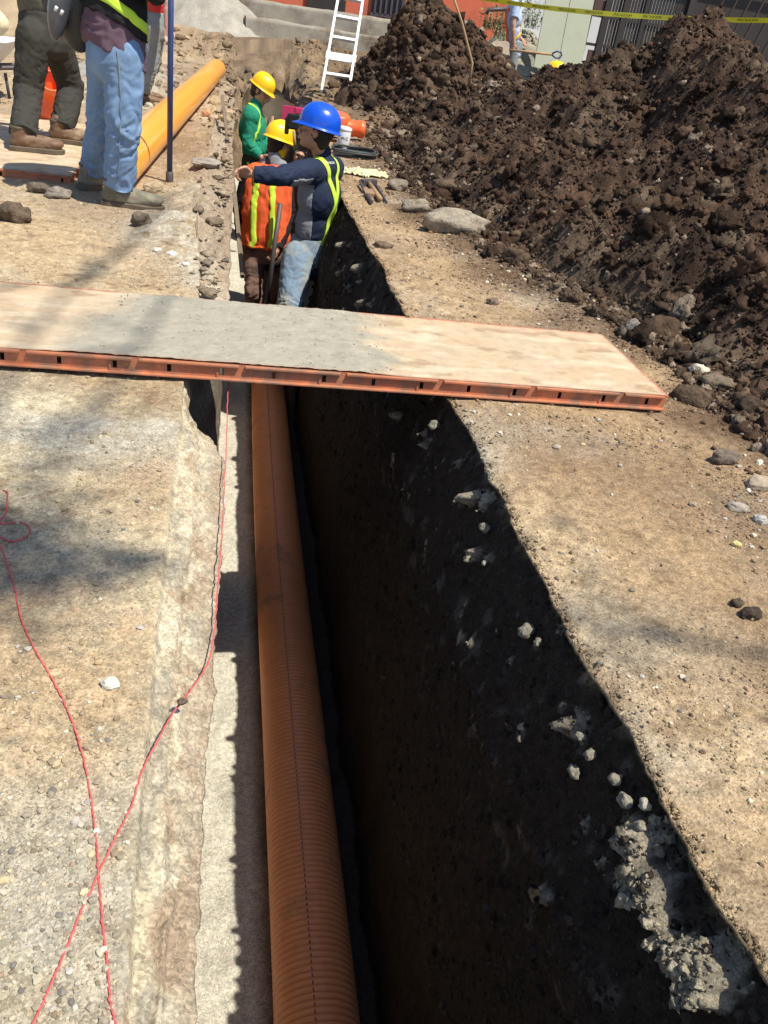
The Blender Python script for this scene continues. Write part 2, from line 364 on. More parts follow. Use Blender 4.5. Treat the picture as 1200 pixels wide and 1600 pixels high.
def blend(c, k, m): return c * (1 - m[:, None]) + np.array(k) * m[:, None]
TAN = (.43, .315, .198); GREY = (.42, .39, .33); BROWN = (.20, .128, .078); CREAM = (.53, .435, .30); DARK = (.035, .026, .02)
PATCH = [  # photo px, radii (m) across and along, colour, strength
    (140, 680, .55, .12, GREY, .9), (240, 700, .22, .14, GREY, .8), (60, 1350, .22, .14, GREY, .75), (60, 1560, .3, .1, GREY, .6), (210, 1180, .07, .25, GREY, .35),
    (260, 350, .22, .5, GREY, .95), (330, 420, .12, .35, GREY, .7), (60, 1010, .2, .2, TAN, .6), (120, 1080, .2, .2, TAN, .6), (250, 760, .1, .2, TAN, .6),
    (180, 770, .12, .14, BROWN, .35), (60, 930, .12, .12, BROWN, .35), (150, 330, .25, .35, BROWN, .4), (100, 390, .4, .3, TAN, .5), (30, 590, .5, .08, BROWN, .3),
    (760, 430, .25, .35, BROWN, .45), (680, 420, .12, .9, TAN, .7), (900, 460, .18, .2, GREY, .9), (850, 470, .2, .2, GREY, .5),
    (900, 700, .35, .25, BROWN, .35), (1100, 800, .3, .3, BROWN, .45), (1050, 900, .2, .3, TAN, .6), (880, 880, .12, .3, CREAM, .45), (960, 980, .3, .1, GREY, .3),
    (1030, 1000, .25, .1, CREAM, .4), (1060, 1230, .08, .15, GREY, .6), (1160, 1180, .15, .12, CREAM, .5), (1180, 1000, .2, .2, BROWN, .5), (1120, 1330, .15, .15, TAN, .8), (1180, 1430, .1, .1, CREAM, .4),
    (740, 720, .05, .25, GREY, .8), (330, 60, 1.5, 3, GREY, .7), (200, 130, .8, 2.5, GREY, .8), (300, 230, .3, 1.0, BROWN, .6), (330, 310, .15, 1.0, GREY, .5), (300, 90, .5, 1.5, BROWN, .3)]
_pw = [(onz(x, y)[:2], rx, ry, c, s) for x, y, rx, ry, c, s in PATCH]
def gcol(X, Y):
    n1 = fbm(X * 2.2, Y * 2.2, 7, 4); n2 = fbm(X * 9, Y * 9, 8, 4); n3 = fbm(X * 34, Y * 34, 9, 3)
    c = np.zeros((len(X), 3)) + np.array(TAN)
    c = blend(c, CREAM, np.clip(.3 + .9 * n1 + .3 * n2, 0, 1) * .55)
    lf = (X < .4) * (1 - .75 * sm(2.3, 3.4, Y)); c = blend(c, (.64, .565, .395), lf * .62)
    c = blend(c, BROWN, np.clip(-.12 - .9 * fbm(X * 1.5 + 9, Y * 1.5, 2, 4) + .45 * n2, 0, 1) * .8)
    c = blend(c, BROWN, sm(.15, .55, fbm(X * 16, Y * 16, 21, 4)) * .6)
    rg = (X > .6) * (1 - sm(8, 10, Y)); c = blend(c, (.30, .205, .13), rg * np.clip(.5 + .8 * n1 + .3 * n2, 0, 1) * .8)
    c = blend(c, GREY, np.clip(.05 + .9 * fbm(X * 1.9, Y * 1.9 + 5, 12, 3) + .4 * n2, 0, 1) * .6)
    for (p, rx, ry, k, s) in _pw:
        m = np.exp(-((X - p[0]) / rx) ** 2 - ((Y - p[1]) / ry) ** 2); m = np.clip(m * (1 + .9 * n2 + .5 * n3) * 1.3, 0, 1) * s; c = blend(c, k, m)
    # earth towards the heap
    hb = heap_base(Y); m = sm(-.75, .05, X - hb + .30 * n1 + .12 * n2) * (X > .8); c = blend(c, (.12, .075, .048), m ** 1.5 * .92)
    m = sm(8.5, 10.5, Y) * (X > .5) + sm(9.5, 12.5, Y) * (X <= .5) * sm(-1.2, -.2, X); c = blend(c, (.17, .125, .085), np.clip(m * (.8 + .6 * n1), 0, 1) * .85)
    c = blend(c, (.24, .165, .11), np.clip(sm(4.2, 5.4, Y) * (X < .4) * (.45 + .9 * n1 + .4 * n2), 0, 1) * .7)
    c = np.where((X > .4)[:, None], c * np.array((.97, .93, .86)), c * np.array((1.02, .99, .93)))
    return c * (1 + .24 * n2[:, None] + .26 * n3[:, None])

# ------------------------------------------------------------------ ground, one sheet with the trench cut into it
def rows():
    y = list(np.linspace(-4, .1, 12)); v = .15
    while v < 15.6: y.append(v); v += max(.0052, .0036 * v) if v < 11.8 else .025
    while v < 90: y.append(v); v *= 1.05
    return np.array(y)
ROWS = rows()
left_off = []
v = 0.0
xl = []
while v < 60: xl.append(v); v += .0065 if v < 1.1 else (.015 if v < 2.6 else .015 + (v - 2.6) * .12)
xl = np.array(xl)[::-1]
sh = np.linspace(0, 1, 34)[1:-1]
dl = np.concatenate([np.linspace(0, .3, 22), np.linspace(.3, 1, 18)[1:]])
fl = np.linspace(0, 1, 60)[1:-1]
dr = np.concatenate([np.linspace(0, .30, 64), np.linspace(.30, 1, 70)[1:]])[::-1]
xr = []; v = 0.006
while v < 60: xr.append(v); v += .0065 if v < 1.35 else (.02 if v < 3 else .02 + (v - 3) * .12)
xr = np.array(xr)
# right wall shape: how far it stands into the trench at depth d (metres below the lip)
def wallR(Y, d):
    near = 1 - sm(.9, 1.5, Y)
    f = np.where(d < .34, .39 * d, .1326 + .06 * (d - .34))
    f = f - .030 * sm(0, .03, d) + .004
    band = sm(.045 + .015 * (1 - near), .07 + .02 * (1 - near), d) * (1 - sm(.20 + .10 * near, .34 + .08 * near, d))
    n = upn(Y, d); n2 = lumps(Y * 15 + perlin(Y * 20, d * 20, 4), d * 15, 31); n3 = lumps(Y * 36, d * 36, 32)
    up = sm(.0, .35, n)
    f = f + band * up * (.030 + .022 * n2 + .012 * n3 - .004)
    f = f + .014 * fbm(Y * 3, d * 3, 6, 4) * sm(.03, .3, d) + .008 * lumps(Y * 9 + fbm(Y * 5, d * 5, 1, 2), d * 9, 33) * sm(.05, .3, d) + .005 * lumps(Y * 28, d * 28, 35) * sm(.02, .06, d) + .003 * fbm(Y * 60, d * 60, 4, 2)
    f = f - .012 * sm(.01, .03, d) * (1 - sm(.04, .07, d))
    return f
def upn(Y, d):
    near = 1 - sm(.84, 1.0, Y)
    return fbm(Y * 8, d * 9, 3, 4) - .58 + near * (.30 + .75 * np.exp(-((d - .105) / .038) ** 2)) * (1 - sm(.12, .19, d)) + .16 * (1 - near) * np.exp(-((d - .09) / .04) ** 2)
Yg = ROWS[:, None]
def full(a): return np.repeat(a[None, :], len(ROWS), 0)
lipl = lipL(ROWS)[:, None]; lipr = lipR(ROWS)[:, None]; edg = edgeL(ROWS)[:, None]
taper = (sm(-3.5, -2.5, ROWS) * (1 - np.clip((ROWS - 13.6) / 1.6, 0, 1)))[:, None]
edg = np.minimum(edg, lipl - .02)
parts = []
# left ground
X1 = edg - full(xl); Y1 = Yg + 0 * X1; Z1 = gz(X1.ravel(), Y1.ravel()).reshape(X1.shape)
t = full(sh); X2 = edg + (lipl - edg) * t; Y2 = Yg + 0 * X2
ze = gz(edg.ravel(), ROWS)[:, None]
n = fbm(X2 * 12, Y2 * 12, 5, 4)
drop = .022 * sm(0, .10, t) + .040 * t ** 1.6
crack = sm(.09, 0, np.abs(t - .42 - .22 * perlin(Y2 * 3, 0, 3) - .08 * perlin(Y2 * 11, 0, 4))) * (Y2 < 2.4)
Z2 = ze - drop * (1 + .25 * n) - .008 * crack + .010 * n * t + .006 * fbm(X2 * 50, Y2 * 50, 2, 2) - .012 * sm(.5, .55, t + .2 * perlin(Y2 * 6, 1, 1))
rub = sm(3.7, 4.4, Y2); Z2 = Z2 + rub * .05 * (lumps(X2 * 11, Y2 * 11, 41) - .4)
# left wall
zl = Z2[:, -1:]
d = full(dl) * 1.62; fz = floorz(ROWS)[:, None]
Z3 = zl + (fz - zl) * (full(dl)); 
X3 = lipl - .035 * sm(0, .12, full(dl)) + .022 * fbm(Yg * 3 + 0 * d, d * 3, 7, 3) * full(dl) ** .5 * .6 + .010 * lumps(Yg * 8 + 0 * d, d * 8, 8) * full(dl) - .006
X3[:, 0:1] = lipl
Y3 = Yg + 0 * X3
# right wall (bottom up)
D = full(dr); dd = D * 1.68; zr0 = gz(lipr.ravel(), ROWS)[:, None]
X5 = lipr - wallR(Yg + 0 * dd, dd); X5[:, -1:] = lipr; Z5 = zr0 + (fz - zr0) * D; Y5 = Yg + .004 * fbm(Yg * 20 + 0 * dd, dd * 20, 0, 2)
# floor
xa = X3[:, -1:]; xb = X5[:, :1]; X4 = xa + (xb - xa) * full(fl); Y4 = Yg + 0 * X4
Z4 = fz + .012 * fbm(X4 * 3, Y4 * 3, 1, 3) + .003 * fbm(X4 * 30, Y4 * 30, 1, 2)
Z4 = Z4 + .40 * sm(.46, .52, X4) * sm(5.75, 6.0, Y4) * (1 - sm(6.7, 7.3, Y4))
# right ground
X6 = lipr + full(xr); Y6 = Yg + 0 * X6; Z6 = gz(X6.ravel(), Y6.ravel()).reshape(X6.shape)
lipn = np.exp(-full(xr) / .03); Z6 = Z6 - .012 * lipn * (1 + fbm(Yg * 9 + 0 * X6, X6 * 20, 0, 3))
for A in (Z3, Z4, Z5):
    A *= 1
Z3 = zl + (Z3 - zl) * taper; Z5 = zr0 + (Z5 - zr0) * taper; Z4 = (zl + (zr0 - zl) * full(fl)) * (1 - taper) + Z4 * taper
endn = np.sin(np.pi * np.clip(taper, 0, 1)) * (ROWS[:, None] > 5)
Z4 = Z4 + endn * (.35 * fbm(X4 * 2.2, Y4 * 2.2, 3, 5, g=.6) + .16 * lumps(X4 * 4, Y4 * 4, 3) + .06 * lumps(X4 * 11, Y4 * 11, 4)); Z5 = Z5 + endn * .1 * fbm(X5 * 4, Y5 * 4, 3, 3); X3 = X3 - .12 * sm(9, 11, Y3) * sm(-1.4, 0, Z3 - 0) * 0; Z3 = Z3 + endn * .1 * fbm(Y3 * 4, Z3 * 4, 3, 3)
GX = np.concatenate([X1, X2, X3, X4, X5, X6], 1); GY = np.concatenate([Y1, Y2, Y3, Y4, Y5, Y6], 1); GZ = np.concatenate([Z1, Z2, Z3, Z4, Z5, Z6], 1)
c1 = gcol(X1.ravel(), Y1.ravel()).reshape(*X1.shape, 3)
c6 = gcol(X6.ravel(), Y6.ravel()).reshape(*X6.shape, 3)
def flat(a): return a.ravel()
x, y, tt = flat(X2), flat(Y2), flat(t)
c2 = np.zeros((len(x), 3)) + np.array((.52, .44, .305)); nn = fbm(x * 16, y * 9, 2, 4); n3 = fbm(x * 50, y * 30, 2, 3)
c2 = blend(c2, (.38, .27, .18), sm(.12, .30, nn + .25 * (tt - .5)) * .75)
c2 = blend(c2, (.30, .27, .22), sm(.25, .42, -nn + .3 * tt) * .6)
c2 = blend(c2, (.60, .52, .385), sm(.15, .28, fbm(x * 14, y * 7, 12, 5)) * .8)
c2 = blend(c2, (.30, .22, .155), flat(crack) * .35)
c2 = blend(c2, (.40, .29, .20), sm(.06, 0, tt) * .5)
c2 = blend(c2, (.33, .25, .175), sm(.55, .75, tt + .25 * nn) * .55)
c2 = blend(c2, (.26, .19, .135), sm(3.6, 4.4, y) * .7)
c2 = (c2 * (1 + .18 * n3[:, None])).reshape(*X2.shape, 3)
x, y, tt = flat(X3), flat(Y3), flat(d); nn = fbm(y * 5, tt * 5, 2, 4)
c3 = blend(np.zeros((len(x), 3)) + np.array((.28, .235, .18)), (.17, .12, .085), np.clip(.5 + nn, 0, 1)).reshape(*X3.shape, 3)
x, y = flat(X4), flat(Y4); nn = fbm(x * 6, y * 6, 2, 4); n3 = fbm(x * 40, y * 40, 3, 3)
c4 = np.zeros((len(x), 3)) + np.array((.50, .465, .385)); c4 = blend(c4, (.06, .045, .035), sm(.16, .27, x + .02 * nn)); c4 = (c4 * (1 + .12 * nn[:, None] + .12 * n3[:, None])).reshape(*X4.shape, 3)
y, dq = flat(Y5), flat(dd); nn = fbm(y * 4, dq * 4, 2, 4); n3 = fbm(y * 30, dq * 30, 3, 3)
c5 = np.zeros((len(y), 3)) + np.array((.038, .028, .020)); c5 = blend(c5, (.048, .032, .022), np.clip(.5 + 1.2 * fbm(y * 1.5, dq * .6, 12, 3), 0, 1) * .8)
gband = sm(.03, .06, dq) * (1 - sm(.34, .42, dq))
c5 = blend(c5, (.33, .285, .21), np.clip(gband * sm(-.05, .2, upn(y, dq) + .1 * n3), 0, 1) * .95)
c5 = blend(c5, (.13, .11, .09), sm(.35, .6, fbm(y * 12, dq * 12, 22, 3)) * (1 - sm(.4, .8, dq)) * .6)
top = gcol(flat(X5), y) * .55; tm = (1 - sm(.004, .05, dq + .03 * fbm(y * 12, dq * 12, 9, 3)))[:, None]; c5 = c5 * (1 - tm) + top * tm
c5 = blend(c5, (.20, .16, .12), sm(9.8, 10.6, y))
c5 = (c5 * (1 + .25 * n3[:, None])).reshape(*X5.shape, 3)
for cc, XX, YY in ((c2, X2, Y2), (c3, X3, Y3), (c4, X4, Y4), (c5, X5, Y5)):
    q = (YY > 13.4); cc[q] = blend(gcol(XX[q], YY[q]), (.15, .105, .07), np.full(q.sum(), .6)) * (1 + .5 * fbm(XX[q] * 4, YY[q] * 4, 6, 4))[:, None]
    q = (YY < -2.9); cc[q] = np.array(TAN)
GC = np.concatenate([c1, c2, c3, c4, c5, c6], 1)
nr, nc = GX.shape
V = np.stack([GX, GY, GZ], -1).reshape(-1, 3)
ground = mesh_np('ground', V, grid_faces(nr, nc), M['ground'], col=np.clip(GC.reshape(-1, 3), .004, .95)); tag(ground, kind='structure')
del V, GX, GY, GZ, GC

# ------------------------------------------------------------------ heaps
def heap_col(X, Y, Z):
    n = fbm(X * 1.7, Y * 1.7, 3, 4); n2 = fbm(X * 7, Y * 7, 5, 4)
    c = np.zeros((len(X), 3)) + np.array((.050, .030, .021))
    c = blend(c, (.105, .062, .040), np.clip(.4 + 1.2 * n, 0, 1) * .8); c = blend(c, (.15, .105, .07), sm(.1, .7, fbm(X * .9, Y * .9, 13, 4)) * .6)
    c = blend(c, (.17, .125, .085), sm(.15, .6, n2) * .55)
    c = blend(c, (.028, .020, .015), sm(.1, .5, -n2) * .7)
    return c * .88
def heapmesh(name, x0, x1, y0, y1, step, fz_, label, extra=0):
    xs = np.arange(x0, x1, step); ys = []; v = y0
    while v < y1: ys.append(v); v += max(step * .9, .0035 * v)
    ys = np.array(ys); X, Y = np.meshgrid(xs, ys); x = X.ravel(); y = Y.ravel(); z = fz_(x, y)
    j = .012; x2 = x + j * perlin(x * 30, y * 30, 0); y2 = y + j * perlin(x * 30, y * 30, 7)
    c = heap_col(x, y, z)
    hb = heap_base(y); c = blend(c, (.21, .155, .105), (1 - sm(.0, .55, x - hb + .3 * perlin(x * 2, y * 2, 2))) * (.35 + .65 * sm(-.2, .5, perlin(x * 5, y * 5, 4))) * .7) if name == 'soil_heap' and extra == 0 else blend(c, (.13, .08, .05), np.full(len(x), .3))
    o = mesh_np(name, np.stack([x2, y2, z], -1), grid_faces(len(ys), len(xs)), M['heap'], loc=((x0 + x1) / 2, (y0 + y1) / 2, 0), col=c)
    return tag(o, label, 'soil heap')
heapmesh('soil_heap', 1.3, 6.4, .4, 13.7, .017, heap1z, 'long heap of dark brown soil on the right, its pointed top under the yellow tape')
heapmesh('soil_heap', .7, 5.6, 10.2, 15.2, .03, heap2z, 'dark brown soil heap beside the ladder, with a stick stuck in it', 1)

# ------------------------------------------------------------------ scattered small stones and clods
def ico(n):
    bm = bmesh.new(); bmesh.ops.create_icosphere(bm, subdivisions=n, radius=1.0); bm.verts.index_update()
    V = np.array([v.co[:] for v in bm.verts]); F = np.array([[v.index for v in f.verts] for f in bm.faces]); bm.free(); return V, F
ICO = {1: ico(1), 2: ico(2), 3: ico(3)}
def scatter(name, P, R, C, sub, matl, flatten=.65, rough=.18, smooth=False, sink=.25, kind='stuff'):
    V0, F0 = ICO[sub]; K = 16; var = []
    for k in range(K):
        ff = 2.1 if smooth else 1.4; d = V0 * (1 + rough * 1.5 * fbm(V0[:, 0] * ff + k * 9, V0[:, 1] * ff, V0[:, 2] * ff, 5, g=.62))[:, None] * (1 + (.12 if smooth else .35) * rough * RNG.normal(size=(len(V0), 1)))
        d = d * np.array([1, RNG.uniform(.6, 1), RNG.uniform(flatten * .7, flatten * 1.2)]); var.append(d)
    var = np.array(var); N = len(P); k = RNG.integers(0, K, N); a = RNG.uniform(0, 2 * np.pi, N); VV = var[k] * R[:, None, None]
    tl = RNG.normal(0, .35, N); ca, sa, ct, st = np.cos(a)[:, None], np.sin(a)[:, None], np.cos(tl)[:, None], np.sin(tl)[:, None]
    x = VV[..., 0]; y = VV[..., 1]; z = VV[..., 2]; y, z = y * ct - z * st, y * st + z * ct; x, y = x * ca - y * sa, x * sa + y * ca
    VV = np.stack([x, y, z + R[:, None] * (flatten - sink) * .6], -1) + P[:, None, :]
    F = (F0[None] + (np.arange(N) * len(V0))[:, None, None]).reshape(-1, 3)
    col = np.repeat(C, len(V0), 0)
    o = mesh_np(name, VV.reshape(-1, 3), F, matl, col=np.clip(col, .005, .9), smooth=smooth); tag(o, kind=kind); return o
def logY(n, a, b, p=1.0): return np.exp(RNG.uniform(math.log(a), math.log(b), n))
def pebcol(X, Y):
    c = gcol(X, Y); n = len(X); u = RNG.uniform(size=n)
    c = c * RNG.uniform(.65, 1.2, n)[:, None]
    pal = np.array([(.62, .56, .44), (.50, .46, .40), (.32, .24, .16), (.24, .19, .14), (.58, .46, .28), (.20, .18, .16)])
    m = u < .3; c[m] = pal[RNG.integers(0, 6, m.sum())] * RNG.uniform(.8, 1.15, (m.sum(), 1)); return c
n_ = 52000
Yp = logY(n_, .5, 9); Xp = edgeL(Yp) - np.abs(RNG.uniform(0, 1, n_)) * (.25 + .45 * Yp) - .01
dens = np.clip(.35 + .9 * fbm(Xp * 2.3, Yp * 2.3, 33, 3), .08, 1); k = RNG.uniform(size=n_) < dens; Xp, Yp = Xp[k], Yp[k]
R_ = np.clip(.00125 * (1 / (RNG.uniform(.02, 1, len(Xp))) ** .5), 0, .0095) * (.7 + .35 * Yp ** .5)
scatter('gravel', np.stack([Xp, Yp, gz(Xp, Yp)], -1), R_, pebcol(Xp, Yp), 1, M['pebble'])
n_ = 64000
Yp = logY(n_, .5, 9.5); Xp = lipR(Yp) + RNG.uniform(.01, 1, n_) * np.maximum(.15, heap_base(Yp) - .72)
hbd = heap_base(Yp) - Xp
dens = np.clip(.25 + .8 * fbm(Xp * 2.3, Yp * 2.3, 33, 3) + .9 * np.exp(-hbd / .25), .06, 1); k = RNG.uniform(size=n_) < dens; Xp, Yp, hbd = Xp[k], Yp[k], hbd[k]
R_ = np.clip(.0013 * (1 / (RNG.uniform(.02, 1, len(Xp))) ** .5), 0, .0095) * (.7 + .35 * Yp ** .5) * (1 + 1.0 * np.exp(-hbd / .2))
c = pebcol(Xp, Yp); m = RNG.uniform(size=len(Xp)) < .75 * np.exp(-np.maximum(hbd, 0) / .35); c[m] = np.array((.11, .07, .048)) * RNG.uniform(.6, 1.7, (m.sum(), 1))
scatter('gravel', np.stack([Xp, Yp, gz(Xp, Yp)], -1), R_, c, 1, M['pebble'])
# crumbs of soil along the foot of the heap and on it
def crumbs(n_, yr, xf, base, mx, sub, hz_):
    Yp = yr(n_); Xp, u = xf(Yp, n_); Zp = np.maximum(gz(Xp, Yp), hz_(Xp, Yp))
    R_ = np.clip(base / RNG.uniform(.02, 1, n_) ** .5 * (.5 + .13 * Yp), 0, mx)
    c = heap_col(Xp, Yp, Zp) * RNG.uniform(.65, 1.5, n_)[:, None]; m = RNG.uniform(size=n_) < .03 + .22 * np.exp(-u / .1); c[m] = np.array((.20, .155, .115)) * RNG.uniform(.6, 1.6, (m.sum(), 1))
    scatter('soil_crumbs', np.stack([Xp, Yp, Zp], -1), R_, c, sub, M['clod'], flatten=.9, rough=.7 if sub == 2 else .5, sink=.7, smooth=True)
def xf1(Yp, n_): u = RNG.uniform(0, 1, n_) ** 1.1; return heap_base(Yp) - .14 + u * np.minimum(3.3, .6 + .5 * Yp), u
crumbs(46000, lambda n_: logY(n_, 1.6, 13), xf1, .0042, .018, 1, heap1z)
crumbs(9000, lambda n_: logY(n_, 1.6, 13), xf1, .0085, .035, 2, heap1z)
crumbs(900, lambda n_: logY(n_, 1.8, 13), xf1, .018, .07, 3, heap1z)
xf2 = lambda Yp, n_: (1.5 + 3.5 * RNG.uniform(0, 1, n_), np.full(n_, .8))
crumbs(6000, lambda n_: RNG.uniform(10.3, 14, n_), xf2, .009, .05, 1, heap2z)
crumbs(1200, lambda n_: RNG.uniform(10.3, 14, n_), xf2, .016, .08, 2, heap2z)
# crumbs clinging to the sunlit band of the right wall
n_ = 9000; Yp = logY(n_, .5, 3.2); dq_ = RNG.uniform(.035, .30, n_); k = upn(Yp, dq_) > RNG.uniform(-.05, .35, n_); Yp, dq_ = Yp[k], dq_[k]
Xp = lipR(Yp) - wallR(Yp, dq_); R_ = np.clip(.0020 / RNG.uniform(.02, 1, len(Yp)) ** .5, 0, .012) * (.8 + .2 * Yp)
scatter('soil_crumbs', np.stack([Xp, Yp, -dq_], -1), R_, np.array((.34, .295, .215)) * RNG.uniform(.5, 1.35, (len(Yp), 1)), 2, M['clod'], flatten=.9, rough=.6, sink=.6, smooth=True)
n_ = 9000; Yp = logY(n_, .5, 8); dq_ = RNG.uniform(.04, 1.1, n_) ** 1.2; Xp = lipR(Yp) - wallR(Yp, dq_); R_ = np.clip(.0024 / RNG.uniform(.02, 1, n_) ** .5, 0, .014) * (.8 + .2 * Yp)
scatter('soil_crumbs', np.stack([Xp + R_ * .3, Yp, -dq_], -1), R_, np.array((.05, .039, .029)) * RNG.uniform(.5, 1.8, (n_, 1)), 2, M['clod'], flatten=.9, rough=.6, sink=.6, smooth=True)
# broken lumps along the left lip beyond the panel and at the far bank
n_ = 190
Yp = logY(n_, 3.55, 13); Xp = lipL(Yp) - np.abs(RNG.normal(0, .12, n_)) - .01; Zp = gz(Xp, Yp)
R_ = np.clip(.008 / RNG.uniform(.03, 1, n_) ** .6, 0, .05) * (.6 + .08 * Yp); c = blend(gcol(Xp, Yp), (.20, .145, .10), np.full(n_, .6)) * RNG.uniform(.5, 1.4, n_)[:, None]
scatter('rubble', np.stack([Xp, Yp, Zp], -1), R_, c, 2, M['clod'], flatten=.35, rough=.5, smooth=True, sink=.3)
n_ = 2200
Yp = RNG.uniform(8.5, 18, n_); Xp = RNG.uniform(-2.4, 2.2, n_); k = (Xp < lipL(Yp) - .05) | (Xp > lipR(Yp) + .05); Xp, Yp = Xp[k], Yp[k]; Zp = gz(Xp, Yp)
R_ = np.clip(.012 / RNG.uniform(.03, 1, len(Xp)) ** .6, 0, .12); c = gcol(Xp, Yp) * RNG.uniform(.6, 1.35, len(Xp))[:, None]
scatter('rubble', np.stack([Xp, Yp, Zp], -1), R_, c, 2, M['clod'], flatten=.55, rough=.3, smooth=True)

# ------------------------------------------------------------------ single stones one can point at
def stone(px, py, w, aspect, hgt, col, label, name='stone', z=None, p=None, cat='stone', group=None, rough=.25, rot=0.0, tilt=0.0, sub=3, fz_=None):
    if p is None:
        p = onz(px, py, 0 if z is None else z)
        for _ in range(4):
            zz = max(gz(np.array([p[0]]), np.array([p[1]]))[0], (heap1z(np.array([p[0]]), np.array([p[1]]))[0] if p[0] > 1.3 else -9)) if fz_ is None else fz_(p)
            p = onz(px, py, zz)
    dz = np.dot(p - np.array([0, 0, CH]), cf); r = w * dz / FPX / 2
    V0, F0 = ICO[4] if sub == 4 else ICO[sub]; s = random.random() * 90
    q = np.round(V0 * 1.15 + .12 * np.stack([perlin(V0[:, 0] * 2 + s, V0[:, 1] * 2, V0[:, 2] * 2)] * 3, -1), 1) * .45 + V0 * .55
    V = q * (1 + rough * fbm(V0[:, 0] * 1.2 + s, V0[:, 1] * 1.2, V0[:, 2] * 1.2, 4))[:, None]
    V = V * np.array([r, r * aspect, r * hgt]); ct, st = math.cos(tilt), math.sin(tilt)
    V = np.stack([V[:, 0] * ct - V[:, 2] * st, V[:, 1], V[:, 0] * st + V[:, 2] * ct], -1)
    ca, sa = math.cos(rot), math.sin(rot); V = np.stack([V[:, 0] * ca - V[:, 1] * sa, V[:, 0] * sa + V[:, 1] * ca, V[:, 2]], -1)
    n = fbm(V0[:, 0] * 2 + s, V0[:, 1] * 2, V0[:, 2] * 2, 4); C = np.array(col)[None] * (1 + .35 * n[:, None])
    o = mesh_np(name, V + p + np.array([0, 0, r * hgt * .55]), F0, M['pebble'] if name == 'stone' else M['clod'], loc=p, col=np.clip(C, .005, .9), smooth=name != 'stone')
    return tag(o, label, cat, group)
ICO[4] = ico(4)
ST = [
 (172, 1072, 27, .8, .75, (.66, .62, .52), 'whitish rounded stone alone on the sand left of the trench'),
 (1131, 722, 44, .6, .62, (.16, .125, .10), 'dark angular rock at the right edge, largest of the stones below the panel end'),
 (1183, 762, 40, .7, .6, (.36, .29, .22), 'tan rock at the right edge just below the dark angular rock'),
 (1152, 797, 32, .6, .5, (.34, .29, .24), 'flat grey-brown rock below and left of the tan rock'),
 (1186, 815, 22, .8, .7, (.42, .40, .37), 'small pale grey stone at the right edge below the tan rock'),
 (1091, 583, 30, .6, .6, (.55, .48, .38), 'cream coloured rock at the heap foot beyond the panel end'),
 (1096, 485, 40, .7, .45, (.24, .22, .20), 'grey flat stone lodged in the heap above the panel end'),
 (988, 520, 26, .4, 1.0, (.27, .24, .21), 'grey angular stone standing on edge behind the panel'),
 (832, 250, 15, .6, 1.6, (.58, .53, .48), 'white stone shard standing on the brown heap'),
 (240, 300, 30, .7, .6, (.36, .28, .18), 'tan angular stone between the grey boot and the blue pole'),
 (324, 183, 14, .7, 1.0, (.55, .30, .16), 'small orange-brown block beside the smooth orange pipe'),
 (322, 258, 44, .9, .3, (.30, .26, .22), 'flat grey slab of broken pavement by the left trench edge'),
 (1082, 790, 12, .8, .7, (.36, .30, .22), 'small tan pebble left of the flat grey-brown rock'),
 (1182, 705, 22, .8, .8, (.22, .17, .13), 'brown stone above the tan rock at the right edge'),
 (1150, 852, 14, .8, .6, (.62, .50, .22), 'small yellowish stone on the bare ground at the right edge'),
 (870, 700, 12, .8, .6, (.38, .31, .23), 'tan pebble on the bare ground below the middle of the panel end'),
 (290, 415, 12, .8, .6, (.60, .56, .50), 'white crumb of mortar beside the trench edge behind the panel'),
 (268, 400, 16, .8, .6, (.66, .62, .55), 'largest white mortar crumb behind the panel'),
 (246, 393, 13, .8, .6, (.62, .58, .5), 'leftmost white mortar crumb behind the panel'),
]
for s in ST: stone(*s, rot=random.uniform(-.5, .5))
CL = [
 (24, 345, 50, .8, .65, (.14, .10, .07), 'dark lump of soil at the left edge below the far panel'),
 (222, 350, 27, .8, .8, (.17, .135, .10), 'grey-brown clod on the small grey sand patch below the grey boot'),
 (92, 308, 38, .7, .5, (.26, .22, .18), 'grey broken lump under the edge of the far panel'),
 (60, 300, 34, .7, .5, (.16, .125, .095), 'brown lump left of the grey broken lump'),
 (712, 358, 92, .5, .42, (.33, .28, .215), 'largest pale broken concrete chunk at the foot of the heap'),
 (648, 330, 44, .6, .5, (.28, .235, .18), 'pale chunk left of the largest broken concrete chunk'),
 (620, 296, 34, .7, .55, (.26, .215, .165), 'pale earthy chunk beside the hammer'),
 (598, 386, 28, .6, .4, (.17, .12, .085), 'brown clod on the bare strip beside the dark trench'),
 (1078, 628, 52, .7, .6, (.115, .08, .055), 'brown clod touching the right end of the panel'),
 (1120, 603, 50, .7, .45, (.20, .155, .11), 'flat light brown clod right of the cream coloured rock'),
 (1165, 640, 40, .8, .7, (.07, .05, .036), 'dark clod above the stones at the right edge'),
 (1172, 962, 36, .7, .5, (.075, .055, .042), 'dark clod at the right edge, alone low on the bare ground'),
 (1150, 945, 22, .7, .6, (.10, .075, .055), 'smaller dark clod left of the lone dark clod at the right edge'),
 (1030, 520, 60, .8, .55, (.085, .055, .037), 'wide reddish brown clod behind the right end of the panel'),
 (770, 475, 20, .7, .6, (.20, .15, .11), 'clod behind the panel on the bare ground'),
 (845, 330, 46, .8, .6, (.115, .08, .055), 'rounded clod in the lower slope of the heap'),
 (580, 150, 40, .7, .6, (.20, .16, .12), 'pale clod at the foot of the ladder'),
 (700, 300, 50, .7, .5, (.13, .09, .062), 'brown clod above the largest concrete chunk'),
 (285, 1098, 15, .7, .7, (.17, .125, .09), 'small dark clod beside the red string on the broken edge'),
]
for s in CL: stone(*s, name='clod', cat='clod', rough=.42, rot=random.uniform(-.6, .6))
